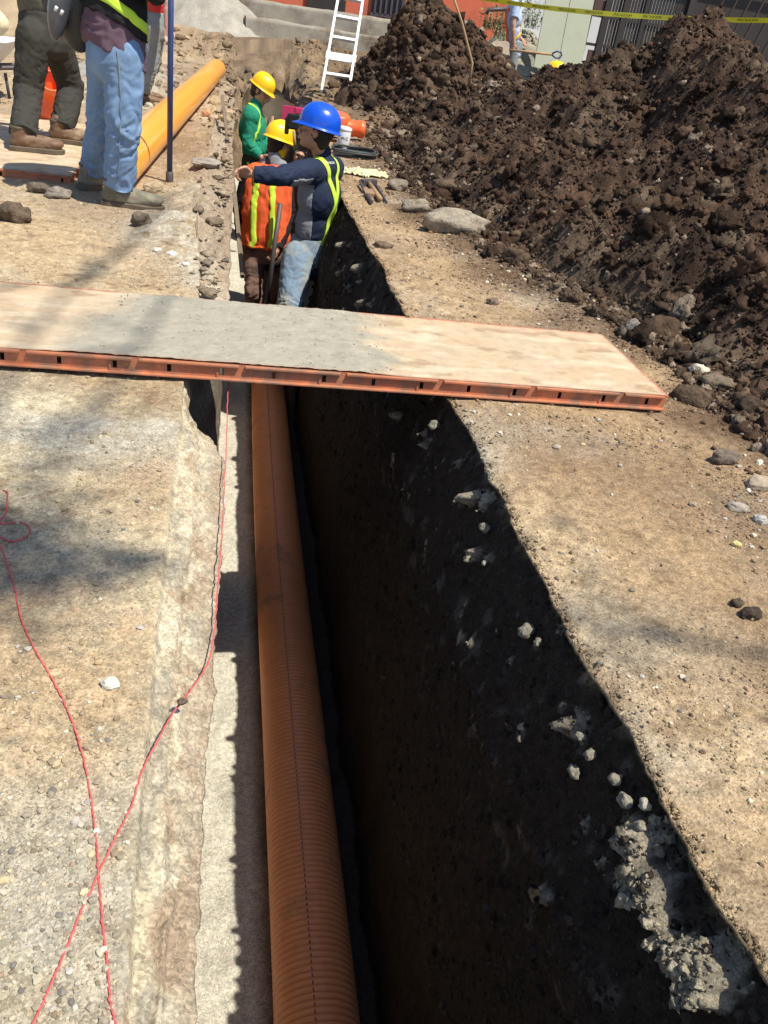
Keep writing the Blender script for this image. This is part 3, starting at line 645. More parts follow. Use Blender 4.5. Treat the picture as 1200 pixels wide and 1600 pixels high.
# clods stuck on the right trench wall where the sun catches them
def shadow_plane(px, py):
    w = ray(px, py); o = np.array([0, 0, CH]); best = None
    for t in np.linspace(.5, 9, 4000):
        p = o + w * t / np.linalg.norm(w)
        if p[2] < .0 and p[0] > lipR(np.array([p[1]]))[0] + .39 * p[2] - .004: return p
    return o + w
WC = [(757, 824, 17, 'upper round'), (678, 664, 18, 'pale'), (756, 880, 9, 'tiny white'), (823, 985, 26, 'crumbly'), (840, 1003, 15, 'small'), (906, 1150, 18, 'lone'), (922, 1178, 20, 'middle'), (962, 1217, 22, 'knobbly'), (897, 1205, 22, 'low'), (978, 1252, 26, 'rough'), (1008, 1257, 20, 'smooth whitish'), (1000, 1290, 20, 'narrow')]
for px, py, w, adj in WC:
    p = shadow_plane(px, py); where = f'{adj} grey clod on the dark trench wall'
    extra = {'upper round': ', just under the lip', 'pale': ', right under the panel', 'tiny white': ', below the upper round one', 'crumbly': ', beside the black lip', 'small': ', touching the crumbly one', 'lone': ', topmost of the lower cluster', 'middle': ', under the topmost of the lower cluster', 'knobbly': ', left of the whitish one', 'low': ', leftmost of the lower cluster', 'rough': ', touching the whitish one', 'smooth whitish': ', rounded', 'narrow': ', under the whitish one'}[adj]
    c = (.46, .42, .34) if 'whit' in adj else (.30, .27, .21)
    stone(px, py, w * .95, .8, .85, c, where + extra, name='clod', cat='clod', group='clods stuck to the trench wall', p=p - np.array([0, 0, .55 * .85 * w / 2 * np.dot(p - np.array([0, 0, CH]), cf) / FPX]), rough=.42, rot=random.uniform(0, 6))

# ------------------------------------------------------------------ pipe in the trench
def revolve_y(prof, axis_pts, n, ripple=None):
    """tube along a polyline with a radius per point"""
    g = Geo(); g.tube(axis_pts, prof, n, caps=False); return g
pc0 = np.array([.352, -1.0, -1.548]); pc1 = np.array([.352, 9.9, -1.548])
t = thing('sewer_pipe', (.352, 3, -1.68), 'long ribbed orange-brown pipe lying on the floor of the dark trench', 'pipe')
ys = []; rr = []; pitch = .0215; y = -.6
while y < 7.3:
    for q, r_ in ((0, .1215), (.16, .1305), (.5, .1315), (.80, .1300), (.92, .1215)):
        ys.append(y + q * pitch); rr.append(r_)
    y += pitch
ys = np.array(ys); rr = np.array(rr); nn_ = 72; a = np.linspace(0, 2 * np.pi, nn_, endpoint=False)
wob = .006 * np.sin(ys * 1.1)
V = np.stack([.352 + wob[:, None] + rr[:, None] * np.cos(a)[None], np.repeat(ys[:, None], nn_, 1), -1.549 + rr[:, None] * np.sin(a)[None]], -1).reshape(-1, 3)
i = np.arange(len(ys) - 1)[:, None] * nn_; k = np.arange(nn_)[None]; F = np.stack([i + k, i + (k + 1) % nn_, i + nn_ + (k + 1) % nn_, i + nn_ + k], -1).reshape(-1, 4)
mesh_np('pipe_wall', V, F, M['pipe_ribbed'], t, smooth=True)
# moulding seam: short dark dashes along the crown
g = Geo(); y = .8
while y < 6.6:
    aa = math.radians(99); g.box((.352 + .1318 * math.cos(aa) + .006 * math.sin(y * 1.1), y, -1.549 + .1322 * math.sin(aa)), (.004, .0105, .0014)); y += pitch
g.build('seam', M['sole'], t)

# smooth orange pipe on the ground
A = onz(214, 262, .0); B = onz(338, 126, .02)
A[2] = .125; B[2] = .165; dB = unit(B - A); A = A - dB * .72; B = B + 0 * dB
t = thing('drain_pipe', (A[0], A[1], 0), 'smooth bright orange pipe lying on the ground behind the jeans-clad worker', 'pipe')
L = np.linalg.norm(B - A)
g = Geo(); g.lathe(A, dB, [(.112, .0), (.125, .0), (.126, .02), (.125, L * .3), (.125, L * .6), (.125, L - .02), (.122, L), (.112, L), (.112, 0)], 48)
g.build('pipe_wall', M['pipe_orange'], t, smooth=False); bpy.data.objects['pipe_wall.001'].data.polygons.foreach_set('use_smooth', [True] * len(g.f))
g = Geo(); g.box(A + dB * .05 - np.array([0, 0, .125 - .04 + .02]), (.5, .10, .05), bev=.004)

# ------------------------------------------------------------------ steel form panels used as bridges
def panel(label, x0, x1, y0, y1, zt, seg, hgt=.062, grey=None, R=None, base=None):
    t = thing('form_panel', ((x0 + x1) / 2, y0, zt - hgt), label, 'formwork panel')
    st = .007
    xs = np.arange(x0, x1 + .001, st); ys = np.arange(y0 + .0, y1 + .001, st); X, Y = np.meshgrid(xs, ys); x = X.ravel(); y = Y.ravel()
    n1 = fbm(x * 2.0, y * 6, 3, 4); n2 = fbm(x * 14, y * 18, 4, 4); n3 = fbm(x * 60, y * 60, 5, 2)
    c = np.zeros((len(x), 3)) + np.array((.53, .42, .29)); c = blend(c, (.60, .36, .25), np.clip(.25 + 1.1 * n1, 0, 1) * .32)
    c = blend(c, (.52, .44, .33), np.clip(.2 + 1.0 * fbm(x * 3, y * 3, 9, 3), 0, 1) * .7)
    c = blend(c, (.33, .22, .14), sm(.22, .6, fbm(x * 5, y * 9, 14, 5)) * .6); c = blend(c, (.64, .55, .42), sm(.1, .5, fbm(x * 3.5, y * 12, 19, 5)) * .6)
    z = np.full(len(x), zt) + .0012 * n2
    if grey is not None:
        g0, g1 = grey
        m = sm(-.08, .10, x - g0 - .5 * (y0 + .85 * (y1 - y0) - y) * -.5 + .05 * n1 + .03 * n2) * (1 - sm(-.10, .12, x - g1 + .14 * n1 + .05 * n2)); m = np.clip(m, 0, 1)
        c = blend(c, (.36, .34, .285), m * .97); z = z + m * (.004 + .0022 * lumps(x * 90, y * 90, 3) + .002 * n2)
        p = RNG.uniform(size=4500); px = RNG.uniform(g0 - .1, g1 + .1, 4500); py = RNG.uniform(y0 + .01, y1 - .01, 4500)
        mm = sm(-.12, .14, px - g0 + .10 * fbm(px * 2, py * 6, 3, 4)) * (1 - sm(-.1, .12, px - g1)); kk = p < mm; px, py = px[kk], py[kk]
        o = scatter('gravel', np.stack([px, py, np.full(len(px), zt + .004)], -1), np.clip(.0011 / RNG.uniform(.04, 1, len(px)) ** .5, 0, .006), np.array((.40, .37, .32)) * RNG.uniform(.5, 1.3, (len(px), 1)), 1, M['pebble'])
    e = np.minimum(np.minimum(x - x0, x1 - x), np.minimum(y - y0, y1 - y)); c = blend(c, (.42, .23, .15), sm(.012, .003, e + .006 * n2) * .6)
    c = c * np.array((.94, .91, .86)) * (1 + .10 * n2[:, None] + .08 * n3[:, None])
    mesh_np('deck', np.stack([x, y, z], -1), grid_faces(len(ys), len(xs)), M['deck'], t, col=np.clip(c, .01, .9), smooth=True)
    g = Geo(); g.box(((x0 + x1) / 2, (y0 + y1) / 2, zt - .004), (x1 - x0 - .002, y1 - y0 - .002, .005)); g.build('deck_underside', M['rail'], t)
    for face, yy, sgn in (('front', y0, -1), ('back', y1, 1)):
        g = Geo(); L = x1 - x0; cx = (x0 + x1) / 2
        # top lip pieces and bottom lip
        xx = x0; k = 0
        zl = zt - .0015
        while xx < x1 - .01:
            w = min(seg * 2, x1 - xx); g.box((xx + w / 2, yy + sgn * .006, zl - .004), (w - .020, .014, .0085), bev=.002); xx += w
        g.box((cx, yy + sgn * .007, zt - hgt + .004), (L, .016, .007), bev=.002)
        # web in pieces round the slots
        wy = yy - sgn * .001; z0 = zt - hgt + .0075; z1 = zt - .0075; sl = .024; zc = (z0 + z1) / 2
        g.box((cx, wy, (z0 + zc - sl / 2) / 2), (L - .002, .004, zc - sl / 2 - z0)); g.box((cx, wy, (z1 + zc + sl / 2) / 2), (L - .002, .004, z1 - zc - sl / 2))
        xs_ = [x0 + .001] + list(np.arange(x0 + seg * .62, x1 - .03, seg)) + [x1 - .001]
        for a_, b_ in zip(xs_[:-1], xs_[1:]):
            a2 = a_ + (.0065 if a_ > x0 + .002 else 0); b2 = b_ - (.0065 if b_ < x1 - .002 else 0); g.box(((a2 + b2) / 2, wy, zc), (b2 - a2, .004, sl))
        for q in xs_[2:-1:2]: g.box((q - .014, yy + sgn * .003, zc), (.006, .005, z1 - z0 - .001))
        g.build('side_rail', M['rail'], t)
    for xx, sgn in ((x0, -1), (x1, 1)):
        g = Geo(); g.box((xx + sgn * .003, (y0 + y1) / 2, zt - .006), (.010, y1 - y0, .010), bev=.002); g.box((xx - sgn * .001, (y0 + y1) / 2, zt - hgt / 2), (.004, y1 - y0 - .01, hgt - .016))
        g.box((xx + sgn * .003, (y0 + y1) / 2, zt - hgt + .004), (.010, y1 - y0, .008), bev=.002); g.build('end_rail', M['rail'], t)
    return t
P1 = panel('long orange steel form panel laid across the trench, grey gravel spread on its middle', -1.62, 1.580, 2.602, 3.252, .069, .168, hgt=.056, grey=(-.40, .55))
P1.rotation_euler = (0, 0, 0)
P2 = panel('shorter form panel lying under the boots of the dark-trousered worker at left', -2.55, -.93, 5.45, 7.55, .046, .34)

# ------------------------------------------------------------------ red mason's string
def string(name, pts, r, label):
    P = []
    for p in pts:
        if len(p) == 2: q = onz(p[0], p[1], 0); q[2] = gz(np.array([q[0]]), np.array([q[1]]))[0] + r * 1.6; q = onz(p[0], p[1], q[2])
        else: q = onz(p[0], p[1], p[2])
        P.append(Vector([float(v) for v in q]))
    out = []
    for i in range(len(P) - 1):
        p0 = P[max(i - 1, 0)]; p1 = P[i]; p2 = P[i + 1]; p3 = P[min(i + 2, len(P) - 1)]
        for k in range(14):
            t = k / 14; out.append(.5 * ((2 * p1) + (p2 - p0) * t + (2 * p0 - 5 * p1 + 4 * p2 - p3) * t * t + (3 * p1 - p0 - 3 * p2 + p3) * t ** 3))
    out.append(P[-1]); g = Geo(); g.tube([np.array(o) + .0006 * RNG.normal(size=3) for o in out], r, 7)
    return tag(g.build(name, M['string'], None, loc=np.array(out[0]), smooth=True), label, 'string')
string('string', [(5, 766), (12, 772), (9, 800), (0, 818), (30, 816), (46, 824), (42, 838), (20, 846), (-6, 838), (4, 860), (14, 890), (24, 925), (36, 975), (60, 1025), (84, 1065), (108, 1115), (128, 1175), (141, 1240), (150, 1310), (154, 1370), (160, 1440), (168, 1510), (172, 1560), (182, 1608)], .0016, 'pink-red string curling over the sand from the small loop at left')
string('string', [(357, 597, -.03), (355, 640, -.03), (354, 690, -.04), (350, 760, -.04), (346, 850, -.042), (342, 890, -.04), (339, 930, -.042), (335, 985, -.045), (325, 1035, -.04), (300, 1075, -.02), (270, 1115, -.008), (245, 1160, .004), (222, 1205), (205, 1260), (180, 1310), (155, 1362), (120, 1440), (92, 1510), (70, 1560), (46, 1610)], .0016, 'pink-red string running down the trench edge then diagonally across the sand')

# ------------------------------------------------------------------ blue pole, timber stakes, bar
p = onz(265, 287, .0); top = at(268, -150, p[1] - .0)
t = thing('steel_pole', p, 'long thin blue steel pole standing upright beside the jeans-clad worker', 'pole')
g = Geo(); g.tube([p + (0, 0, .05), p + (top - p) * .5, top], .0175, 14); g.build('tube', M['steelblue'], t, smooth=True)
g = Geo(); g.lathe(p + (0, 0, .0), (0, 0, 1), [(.001, 0), (.022, .0), (.024, .01), (.024, .07), (.018, .075), (.001, .075)], 16); g.build('foot_ferrule', M['iron'], t, smooth=True)
a = at(347, 150, 8.9); b = at(366, 300, 7.2); c = at(379, 432, 6.2)
g = Geo(); g.tube([a, b, c], [.016, .018, .02], 5); tag(g.build('timber_stake', M['woodgrey'], None, loc=c), 'long grey timber stake leaning along the left trench wall under the hand', 'stake')
a = onz(738, 98, .0); a = at(738, 99, 10.8); b = at(700, -30, 10.9)
g = Geo(); P_ = [a + (0, 0, -.25), a, a * .5 + b * .5 + (.02, 0, 0), b]; g.tube(P_, [.016, .016, .014, .013], 8)
tag(g.build('wooden_stick', M['wood'], None, loc=a, smooth=True), 'thin wooden stick stuck upright in the rear soil heap', 'stick')

# ------------------------------------------------------------------ ladder
def ladder():
    a = at(503, 137, 12.3); b = at(545, 141, 12.3); a[2] = b[2] = min(a[2], b[2])
    ta = at(533, -30, 13.0); tb = at(570, -22, 13.0)
    t = thing('ladder', (a + b) / 2, 'white aluminium ladder standing by the rear soil heap', 'ladder')
    for p, q in ((a, ta), (b, tb)):
        d = unit(q - p); x = unit(b - a); y = np.cross(d, x); R = np.stack([x, y, d], 1)
        g = Geo(); g.box((p + q) / 2, (.034, .065, np.linalg.norm(q - p)), R=R, bev=.003); g.build('side_rail', M['alu'], t)
        g = Geo(); g.box(p + d * .02 - d * .035, (.034, .07, .06), R=R, bev=.006); g.build('rubber_foot', M['canw'], t)
    for i, yy in enumerate((118, 58, 24, -8)):
        f = (141 - yy) / (141 + 30) * .98; p = a + (ta - a) * f; q = b + (tb - b) * f
        x = unit(q - p); d = unit(ta - a); y = np.cross(d, x); R = np.stack([x, y, d], 1)
        g = Geo(); g.box((p + q) / 2, (np.linalg.norm(q - p), .06, .034), R=R, bev=.004); g.build('rung', M['alu'], t)
    f = .30; p = a + (ta - a) * f; q = b + (tb - b) * f; x = unit(q - p); d = unit(ta - a); y = np.cross(d, x); R = np.stack([x, y, d], 1)
    g = Geo(); g.box((p + q) / 2, (np.linalg.norm(q - p), .03, .10), R=R, bev=.004); g.build('hinge_plate', M['alu'], t)
    for s_ in (p, q): g = Geo(); g.box(s_ , (.06, .07, .11), R=R, bev=.01); g.build('hinge', M['alu'], t)
ladder()

# ------------------------------------------------------------------ orange fittings
def elbow_T():
    b0 = onz(74, 194, .0); Y = b0[1]; t = thing('pipe_fitting', b0, 'upright orange branch fitting standing between the boots of the dark-trousered worker', 'pipe fitting')
    top = at(80, 72, Y); r = .072; x = b0[0]
    prof = [(r * .9, .0), (r * 1.12, .0), (r * 1.14, .08), (r * 1.12, .10), (r, .12), (r, .30), (r * 1.04, .31), (r, .32), (r, .52), (r * 1.04, .53), (r, .54), (r, .72), (r * 1.12, .74), (r * 1.14, .84), (r * .98, .845), (r * .96, .0)]
    g = Geo(); g.lathe(b0, top - b0, [(a_, h * 1.0) for a_, h in prof], 32); g.build('barrel', M['fit'], t, smooth=True)
    c = b0 + unit(top - b0) * .22; d = unit(np.array([.25, -.75, .6]))
    g = Geo(); g.lathe(c, d, [(r, 0), (r, .10), (r * 1.16, .115), (r * 1.18, .19), (r * 1.03, .195), (r * 1.0, .10), (r * .92, .0)], 36); g.build('branch', M['fit'], t, smooth=True)
elbow_T()
g = None
t = thing('pipe_coupling', onz(545, 207), 'orange pipe fitting with a ringed socket lying behind the blue helmet', 'pipe fitting')
Yc = 8.9; c0 = at(520, 196, Yc); c1 = at(562, 202, Yc); d = unit(c1 - c0)
g = Geo(); g.lathe(c0 - d * .15, d, [(.06, 0), (.075, .0), (.075, .12), (.098, .14), (.098, .17), (.078, .19), (.075, .30), (.072, .40), (.079, .41), (.081, .46), (.073, .465), (.068, .46), (.068, 0)], 32); g.build('socket', M['fit'], t, smooth=True)
c2 = at(530, 190, Yc); g = Geo(); g.lathe(c2, (.1, -.2, 1), [(.001, -.1), (.095, -.1), (.10, -.05), (.10, .06), (.08, .075), (.001, .08)], 28); g.build('branch', M['fit'], t, smooth=True)
c2 = at(524, 215, Yc - .2); g = Geo(); g.lathe(c2, (-.3, -1, .1), [(.05, -.08), (.058, 0), (.06, .06), (.05, .065)], 20); g.build('side_outlet', M['fit'], t, smooth=True)
# tin of cement
p = onz(534, 233, .0); p = at(534, 233, 8.1)
t = thing('cement_tin', p, 'white tin with a lid and small dark lettering beside the blue-helmeted worker', 'tin')
g = Geo(); g.lathe(p, (0.08, 0, 1), [(.001, 0), (.056, 0), (.058, .004), (.058, .155), (.056, .16)], 28); g.build('can', M['canw'], t, smooth=True)
g = Geo(); g.lathe(p + (.013, 0, .16), (0.08, 0, 1), [(.058, -.004), (.061, .0), (.061, .02), (.04, .03), (.001, .032)], 28); g.build('lid', M['canw'], t, smooth=True)
def text(s_, size, mat_, parent, M4, name='lettering', ext=.001):
    cu_ = bpy.data.curves.new('t', 'FONT'); cu_.body = s_; cu_.size = size; cu_.extrude = ext; cu_.align_x = 'CENTER'; cu_.align_y = 'CENTER'
    o = bpy.data.objects.new('t', cu_); COL.objects.link(o); dg = bpy.context.evaluated_depsgraph_get(); dg.update()
    me = bpy.data.meshes.new_from_object(o.evaluated_get(dg)); bpy.data.objects.remove(o); bpy.data.curves.remove(cu_)
    V = np.array([v.co[:] for v in me.vertices]); F = [list(q.vertices) for q in me.polygons]; bpy.data.meshes.remove(me)
    return V, F
def textmesh(name, s_, size, mat_, parent, fn, ext=.001):
    V, F = text(s_, size, None, None, None, ext=ext); W = np.array([fn(v) for v in V]); return mesh_np(name, W, F, mat_, parent, smooth=False)
textmesh('lettering', 'PVC', .036, M['iron'], t, lambda v: p + np.array([.010 + .0595 * math.sin(v[0] / .059), -.0595 * math.cos(v[0] / .059) - v[2], .095 + v[1]]))
# coil of cable
cc = onz(552, 246, .0); cc = at(553, 246, 7.9); g = Geo(); P_ = []
for i in range(5 * 40 + 20):
    a_ = i / 40 * 2 * math.pi; r_ = .15 + .02 * math.sin(i * .05) + .006 * (i // 40); P_.append(cc + np.array([r_ * math.cos(a_) * 1.1, r_ * math.sin(a_), .012 + .011 * (i / 40) + .004 * math.sin(a_ * 3)]))
g.tube(P_, .0085, 8); tag(g.build('cable_coil', M['cable'], None, loc=cc, smooth=True), 'coil of dark cable lying on the bank behind the navy shirt', 'cable')
# rag
rc = onz(568, 274, .0); n_x, n_y = 60, 40; u, v = np.meshgrid(np.linspace(-1, 1, n_x), np.linspace(-1, 1, n_y)); u = u.ravel(); v = v.ravel()
gx = u * .19 + .03 * perlin(u * 2, v * 2, 5); gy = v * .17 * (1 - .5 * np.abs(u)) + .05 * perlin(u * 2, v * 2, 8); gzz = .01 + .045 * np.abs(fbm(u * 1.6, v * 1.6, 4, 4)) * (1 - .6 * np.maximum(np.abs(u), np.abs(v))) + .02 * perlin(u * 8, v * 5, 0)
V = np.stack([rc[0] + gx, rc[1] + gy, rc[2] + gzz + .01], -1); Vb = V - np.array([0, 0, .004]); F = [list(f) for f in grid_faces(n_y, n_x)]; nV = len(V)
F += [[i_ + nV for i_ in f[::-1]] for f in F]
tag(mesh_np('rag', np.concatenate([V, Vb]), F, M['cloth_y'], None, loc=rc), 'crumpled pale yellow rag on the bank behind the hammer', 'rag')
# hammer, chisel bars, block
def rod(name, p, q, r, m, parent, n=10): g = Geo(); g.tube([p, p * .5 + q * .5, q], [r * .85, r, r * 1.05] if not hasattr(r, '__len__') else r, n); return g.build(name, m, parent, smooth=True)
h0 = onz(576, 285, .03); h1 = onz(594, 311, .03); t = thing('hammer', h0, 'hammer with a light wooden handle lying on the bank edge', 'hammer')
rod('handle', h0, h1, .017, M['wood'], t); g = Geo(); dx = unit(np.array([.8, .6, 0])); R = np.stack([dx, np.cross((0, 0, 1), dx), (0, 0, 1)], 1); g.box(h0, (.15, .045, .045), R=R, bev=.008); g.build('head', M['iron'], t)
a = onz(562, 288, .02); b = onz(581, 316, .02); g = Geo(); g.tube([a + (0, 0, .02), a * .5 + b * .5, b], [.010, .014, .012], 6); tag(g.build('chisel', M['iron'], None, loc=a), 'dark iron chisel left of the brown block and the hammer', 'chisel')
c = onz(576, 302, .02); dx = unit(onz(584, 316) - onz(568, 288)); R = np.stack([dx, np.cross((0, 0, 1), dx), (0, 0, 1)], 1)
g = Geo(); g.box(c, (.17, .07, .035), R=R, bev=.004); tag(g.build('wood_block', M['box'], None, loc=c), 'flat brown block lying between the chisel and the hammer', 'block')
a = onz(588, 290, .015); b = onz(604, 316, .015); g = Geo(); g.tube([a, a * .5 + b * .5, b], [.013, .013, .010], 6); tag(g.build('iron_bar', M['iron'], None, loc=a), 'short dark iron bar right of the hammer handle', 'bar')

# ------------------------------------------------------------------ walls and buildings behind
def wall(label, a, b, zt, zb, th, m, name='low_wall', cat='wall', wav=.012):
    a = np.asarray(a, float); b = np.asarray(b, float); L = np.linalg.norm(b - a); n = int(L / .06) + 2; nz_ = 14; d = (b - a) / L; nrm = np.array([d[1], -d[0]])
    V = []; F = []
    prof = [(0, 0)] + [(0, k / nz_) for k in range(1, nz_ + 1)] + [(1, 1), (1, 0)]
    s_ = np.linspace(0, L, n); V = np.zeros((n, len(prof), 3))
    for j, (o_, h_) in enumerate(prof):
        x_ = a[0] + d[0] * s_ - nrm[0] * th * o_; y_ = a[1] + d[1] * s_ - nrm[1] * th * o_; z_ = zb + (zt - zb) * h_ + (wav * 2 * fbm(s_ * 1.7, 0 * s_ + j * .1, 2, 4) if h_ == 1 else 0)
        k_ = wav * fbm(s_ * 2.5, 0 * s_ + h_ * 2, 5, 4); V[:, j] = np.stack([x_ + nrm[0] * k_ * (1 - o_), y_ + nrm[1] * k_ * (1 - o_), z_ + 0 * s_], -1)
    F = grid_faces(n, len(prof)); Fl = [list(f) for f in F] + [list(range(len(prof))), [(n - 1) * len(prof) + k for k in range(len(prof))][::-1]]
    return tag(mesh_np(name, V.reshape(-1, 3), Fl, m, None, loc=(a[0], a[1], zb)), label, cat)
def P2(x, y, Y): q = at(x, y, Y); return q
q0 = at(385, 16, 19.0); q1 = at(640, 62, 19.6)
wall('nearer low grey concrete wall behind the ladder with a rough top', (q0[0], q0[1]), (q1[0] + .6, q1[1]), at(450, 35, 19.2)[2], -.1, .25, M['concrete'])
q0 = at(330, -20, 21.5); q1 = at(640, 20, 21.9)
wall('farther low concrete wall at the foot of the orange house', (q0[0] - 3, q0[1]), (q1[0] + .6, q1[1]), at(500, 14, 21.6)[2], -.1, .3, M['concrete'])
# orange house
hx0 = at(560, 0, 23)[0] - 5; hx1 = at(800, 0, 23)[0] + .1
t = thing('orange_house', (hx0, 23, 0), 'house with orange plastered wall behind the rear soil heap', 'house')
g = Geo(); g.box(((hx0 + hx1) / 2, 23.1, 1.9), (hx1 - hx0, .2, 4.2)); g.build('wall', M['orange_wall'], t)
g = Geo(); g.box(((hx0 + hx1) / 2, 24.5, 4.15), (hx1 - hx0 + .6, 3.6, .22)); g.build('roof', M['concrete'], t)
g = Geo(); g.box(((hx0 + hx1) / 2, 22.96, .42), (hx1 - hx0, .06, .9)); g.build('plinth', M['concrete'], t)
dx_ = at(510, 10, 22.9)[0]
f_ = Geo(); f_.box((dx_, 22.95, 1.9), (.9, .08, 2.2)); fo = f_.build('door', M['gate'], t)
wx_ = at(608, 5, 22.9); f_ = Geo()
for k in range(6): f_.box((wx_[0] + (k - 2.5) * .13, 22.9, 1.75), (.05, .05, 1.2))
f_.box((wx_[0], 22.92, 1.12), (.85, .07, .07)); f_.box((wx_[0], 22.97, 1.75), (.8, .04, 1.2)); f_.build('window', M['iron'], t)
# clutter bottom of the house
# pale board
b0 = at(843, 96, 15.6); b1 = at(906, 112, 15.6); tp0 = at(873, -5, 15.9); 
up_ = unit(at(866, -8, 15.9) - at(836, 92, 15.6)); rt = unit(at(906, 112, 15.6) - at(843, 96, 15.6)); nrm = np.cross(rt, up_); up_ = np.cross(nrm, rt); R = np.stack([rt, nrm, up_], 1)
org = (at(836, 92, 15.6) + at(906, 112, 15.6)) / 2 - up_ * .12
W_ = np.linalg.norm(at(906, 112, 15.6) - at(836, 92, 15.6))
t = thing('leaning_board', org, 'tall pale olive sheet board leaning beside the dark gate', 'board')
g = Geo(); g.box(org + up_ * .95 - rt * (W_ * .25 + .002), (W_ * .5 - .004, .03, 1.9), R=R, bev=.003); g.build('sheet', M['board'], t)
g = Geo(); g.box(org + up_ * .95 + rt * (W_ * .25 + .002), (W_ * .5 - .004, .03, 1.9), R=R, bev=.003); g.build('sheet', M['board'], t)
g = Geo(); g.box(org + up_ * 1.9, (W_ * 1.02, .05, .04), R=R); g.build('top_batten', M['board'], t)
# gate
def gate():
    Y = 16.2; x0 = at(912, 60, Y)[0]; x1 = at(1000, 20, Y)[0]
    t = thing('metal_gate', (x0, Y, 0), 'dark metal gate with upright slats and light showing between them', 'gate')
    n = 26
    for k in range(n):
        x = x0 + .42 + (x1 - x0 + .9 - .42) * k / (n - 1)
        g = Geo(); g.box((x, Y, 1.75), (.040, .03, 2.5)); g.build('slat', M['gate'], t)
    for z in (1.18, 1.62, 2.1, 3.0): g = Geo(); g.box(((x0 + x1) / 2 + .4, Y - .03, z), (x1 - x0 + .9, .03, .045)); g.build('crossbar', M['gate'], t)
    g = Geo(); g.box(((x0 + x1) / 2 + .5, Y - .02, .72), (x1 - x0 + .75, .03, .75)); g.build('kick_panel', M['brownplate'], t)
    for x, w in ((x0 - .02, .12), (x0 + .30, .12), (x0 + .62, .10), (x0 + 1.0, .07), (x1 + .9, .12)): g = Geo(); g.box((x, Y - .03, 1.75), (w, .08, 2.7)); g.build('gate_post', M['gate'], t)
    g = Geo(); g.box((x0 + .14, Y - .02, 1.75), (.22, .02, .22)); g.build('lock_plate', M['brownplate'], t)
    return x0, x1
gx0, gx1 = gate()
wx0, wx1 = gx0 - .3, gx1 + 1.1
wall('whitewashed wall seen in slivers through the dark gate', (wx0, 19.4), (wx1 + .5, 19.4), 3.6, 0, .15, M['white'], name='white_wall', wav=.004)
def fence():
    Y = 16.4; x0 = gx1 + .98; x1 = x0 + 6.5
    t = thing('barred_fence', (x0, Y, 0), 'dark fence of close slanting bars behind the pointed heap', 'fence')
    g = Geo(); g.box(((x0 + x1) / 2, Y + .35, 1.9), (x1 - x0, .1, 3.8)); g.build('back_panel', M['gate'], t)
    n = 26
    for k in range(n):
        x = x0 + .1 + (x1 - x0 - .2) * k / (n - 1); g = Geo(); g.tube([np.array([x - .0, Y, .2]), np.array([x + .9, Y, 3.7])], .011, 6); g.build('bar', M['brownplate'], t)
    for z in (.6, 2.9): g = Geo(); g.box(((x0 + x1) / 2, Y + .04, z), (x1 - x0, .04, .06)); g.build('rail', M['gate'], t)
    g = Geo(); g.box((x0 - .12, Y - .05, 1.9), (.20, .2, 3.8)); g.build('corner_post', M['clear'], t)
fence()
# caution tape
ta = at(700, -12, 12.4); tb = at(1300, 31, 9.2); t = thing('caution_tape', ta, 'yellow caution tape with dark lettering stretched above the heap', 'tape')
N_ = 160; top = []; bot = []
Lt = np.linalg.norm(tb - ta); dt_ = unit(tb - ta)
def tp(s_): q = ta + (tb - ta) * s_; return q + np.array([0, 0, -.10 * 4 * s_ * (1 - s_)])
wd = .052
V = [];
for i in range(N_ + 1):
    s_ = i / N_; q = tp(s_); tw = .25 * math.sin(s_ * 9) + .15; w = np.array([0, -math.sin(tw), math.cos(tw)]) * wd / 2
    V += [q - w, q + w]
V = np.array(V); V2 = V + np.array([0, .0006, 0]); F = [[2 * i, 2 * i + 2, 2 * i + 3, 2 * i + 1] for i in range(N_)]; F += [[k_ + len(V) for k_ in f[::-1]] for f in F]
mesh_np('tape_band', np.concatenate([V, V2]), F, M['tape'], t, smooth=True)
for k in range(13):
    s0 = .06 + k * .076
    def fn(v, s0=s0):
        s_ = s0 + v[0] / Lt; q = tp(s_); tw = .25 * math.sin(s_ * 9) + .15; up2 = np.array([0, -math.sin(tw), math.cos(tw)]); return q + up2 * v[1] + np.array([0, -.0025 - v[2], 0])
    textmesh('lettering', 'PRECAUCION', .036, M['tape_print'], t, fn, ext=.0005)

# weeds and rubble beside the house corner
def weed(px, py, Y, h, label):
    b = at(px, py, Y); t = thing('weed', b, label, 'plant'); gl = Geo(); gs = Geo()
    for k in range(34):
        a_ = random.uniform(0, 6.28); l = h * random.uniform(.3, 1); o_ = np.array([random.gauss(0, .12), random.gauss(0, .12), -.05]); d = np.array([math.cos(a_) * .3, math.sin(a_) * .3, 1.0]); gs.tube([b + o_, b + o_ + d * l * .5, b + o_ + d * l], [.004, .003, .002], 5)
        for m_ in range(9):
            q = b + o_ + d * l * random.uniform(.1, 1); e = unit([random.uniform(-1, 1), random.uniform(-1, 1), random.uniform(-.1, .9)]) * random.uniform(.03, .07); s_ = np.cross(e, unit([random.uniform(-.4, .4), random.uniform(-.4, .4), 1])) * .4; gl.add([q, q + e * .5 + s_, q + e, q + e * .5 - s_], [[0, 1, 2, 3]])
    gs.build('stem', M['plant'], t); gl.build('foliage', M['plant'], t)
weed(765, 42, 17.2, .4, 'dusty weed at the foot of the orange wall')
weed(782, 56, 17, .6, 'weed just left of the far shovelling worker')
weed(832, 40, 17.2, .55, 'weed between the far worker and the pale board')
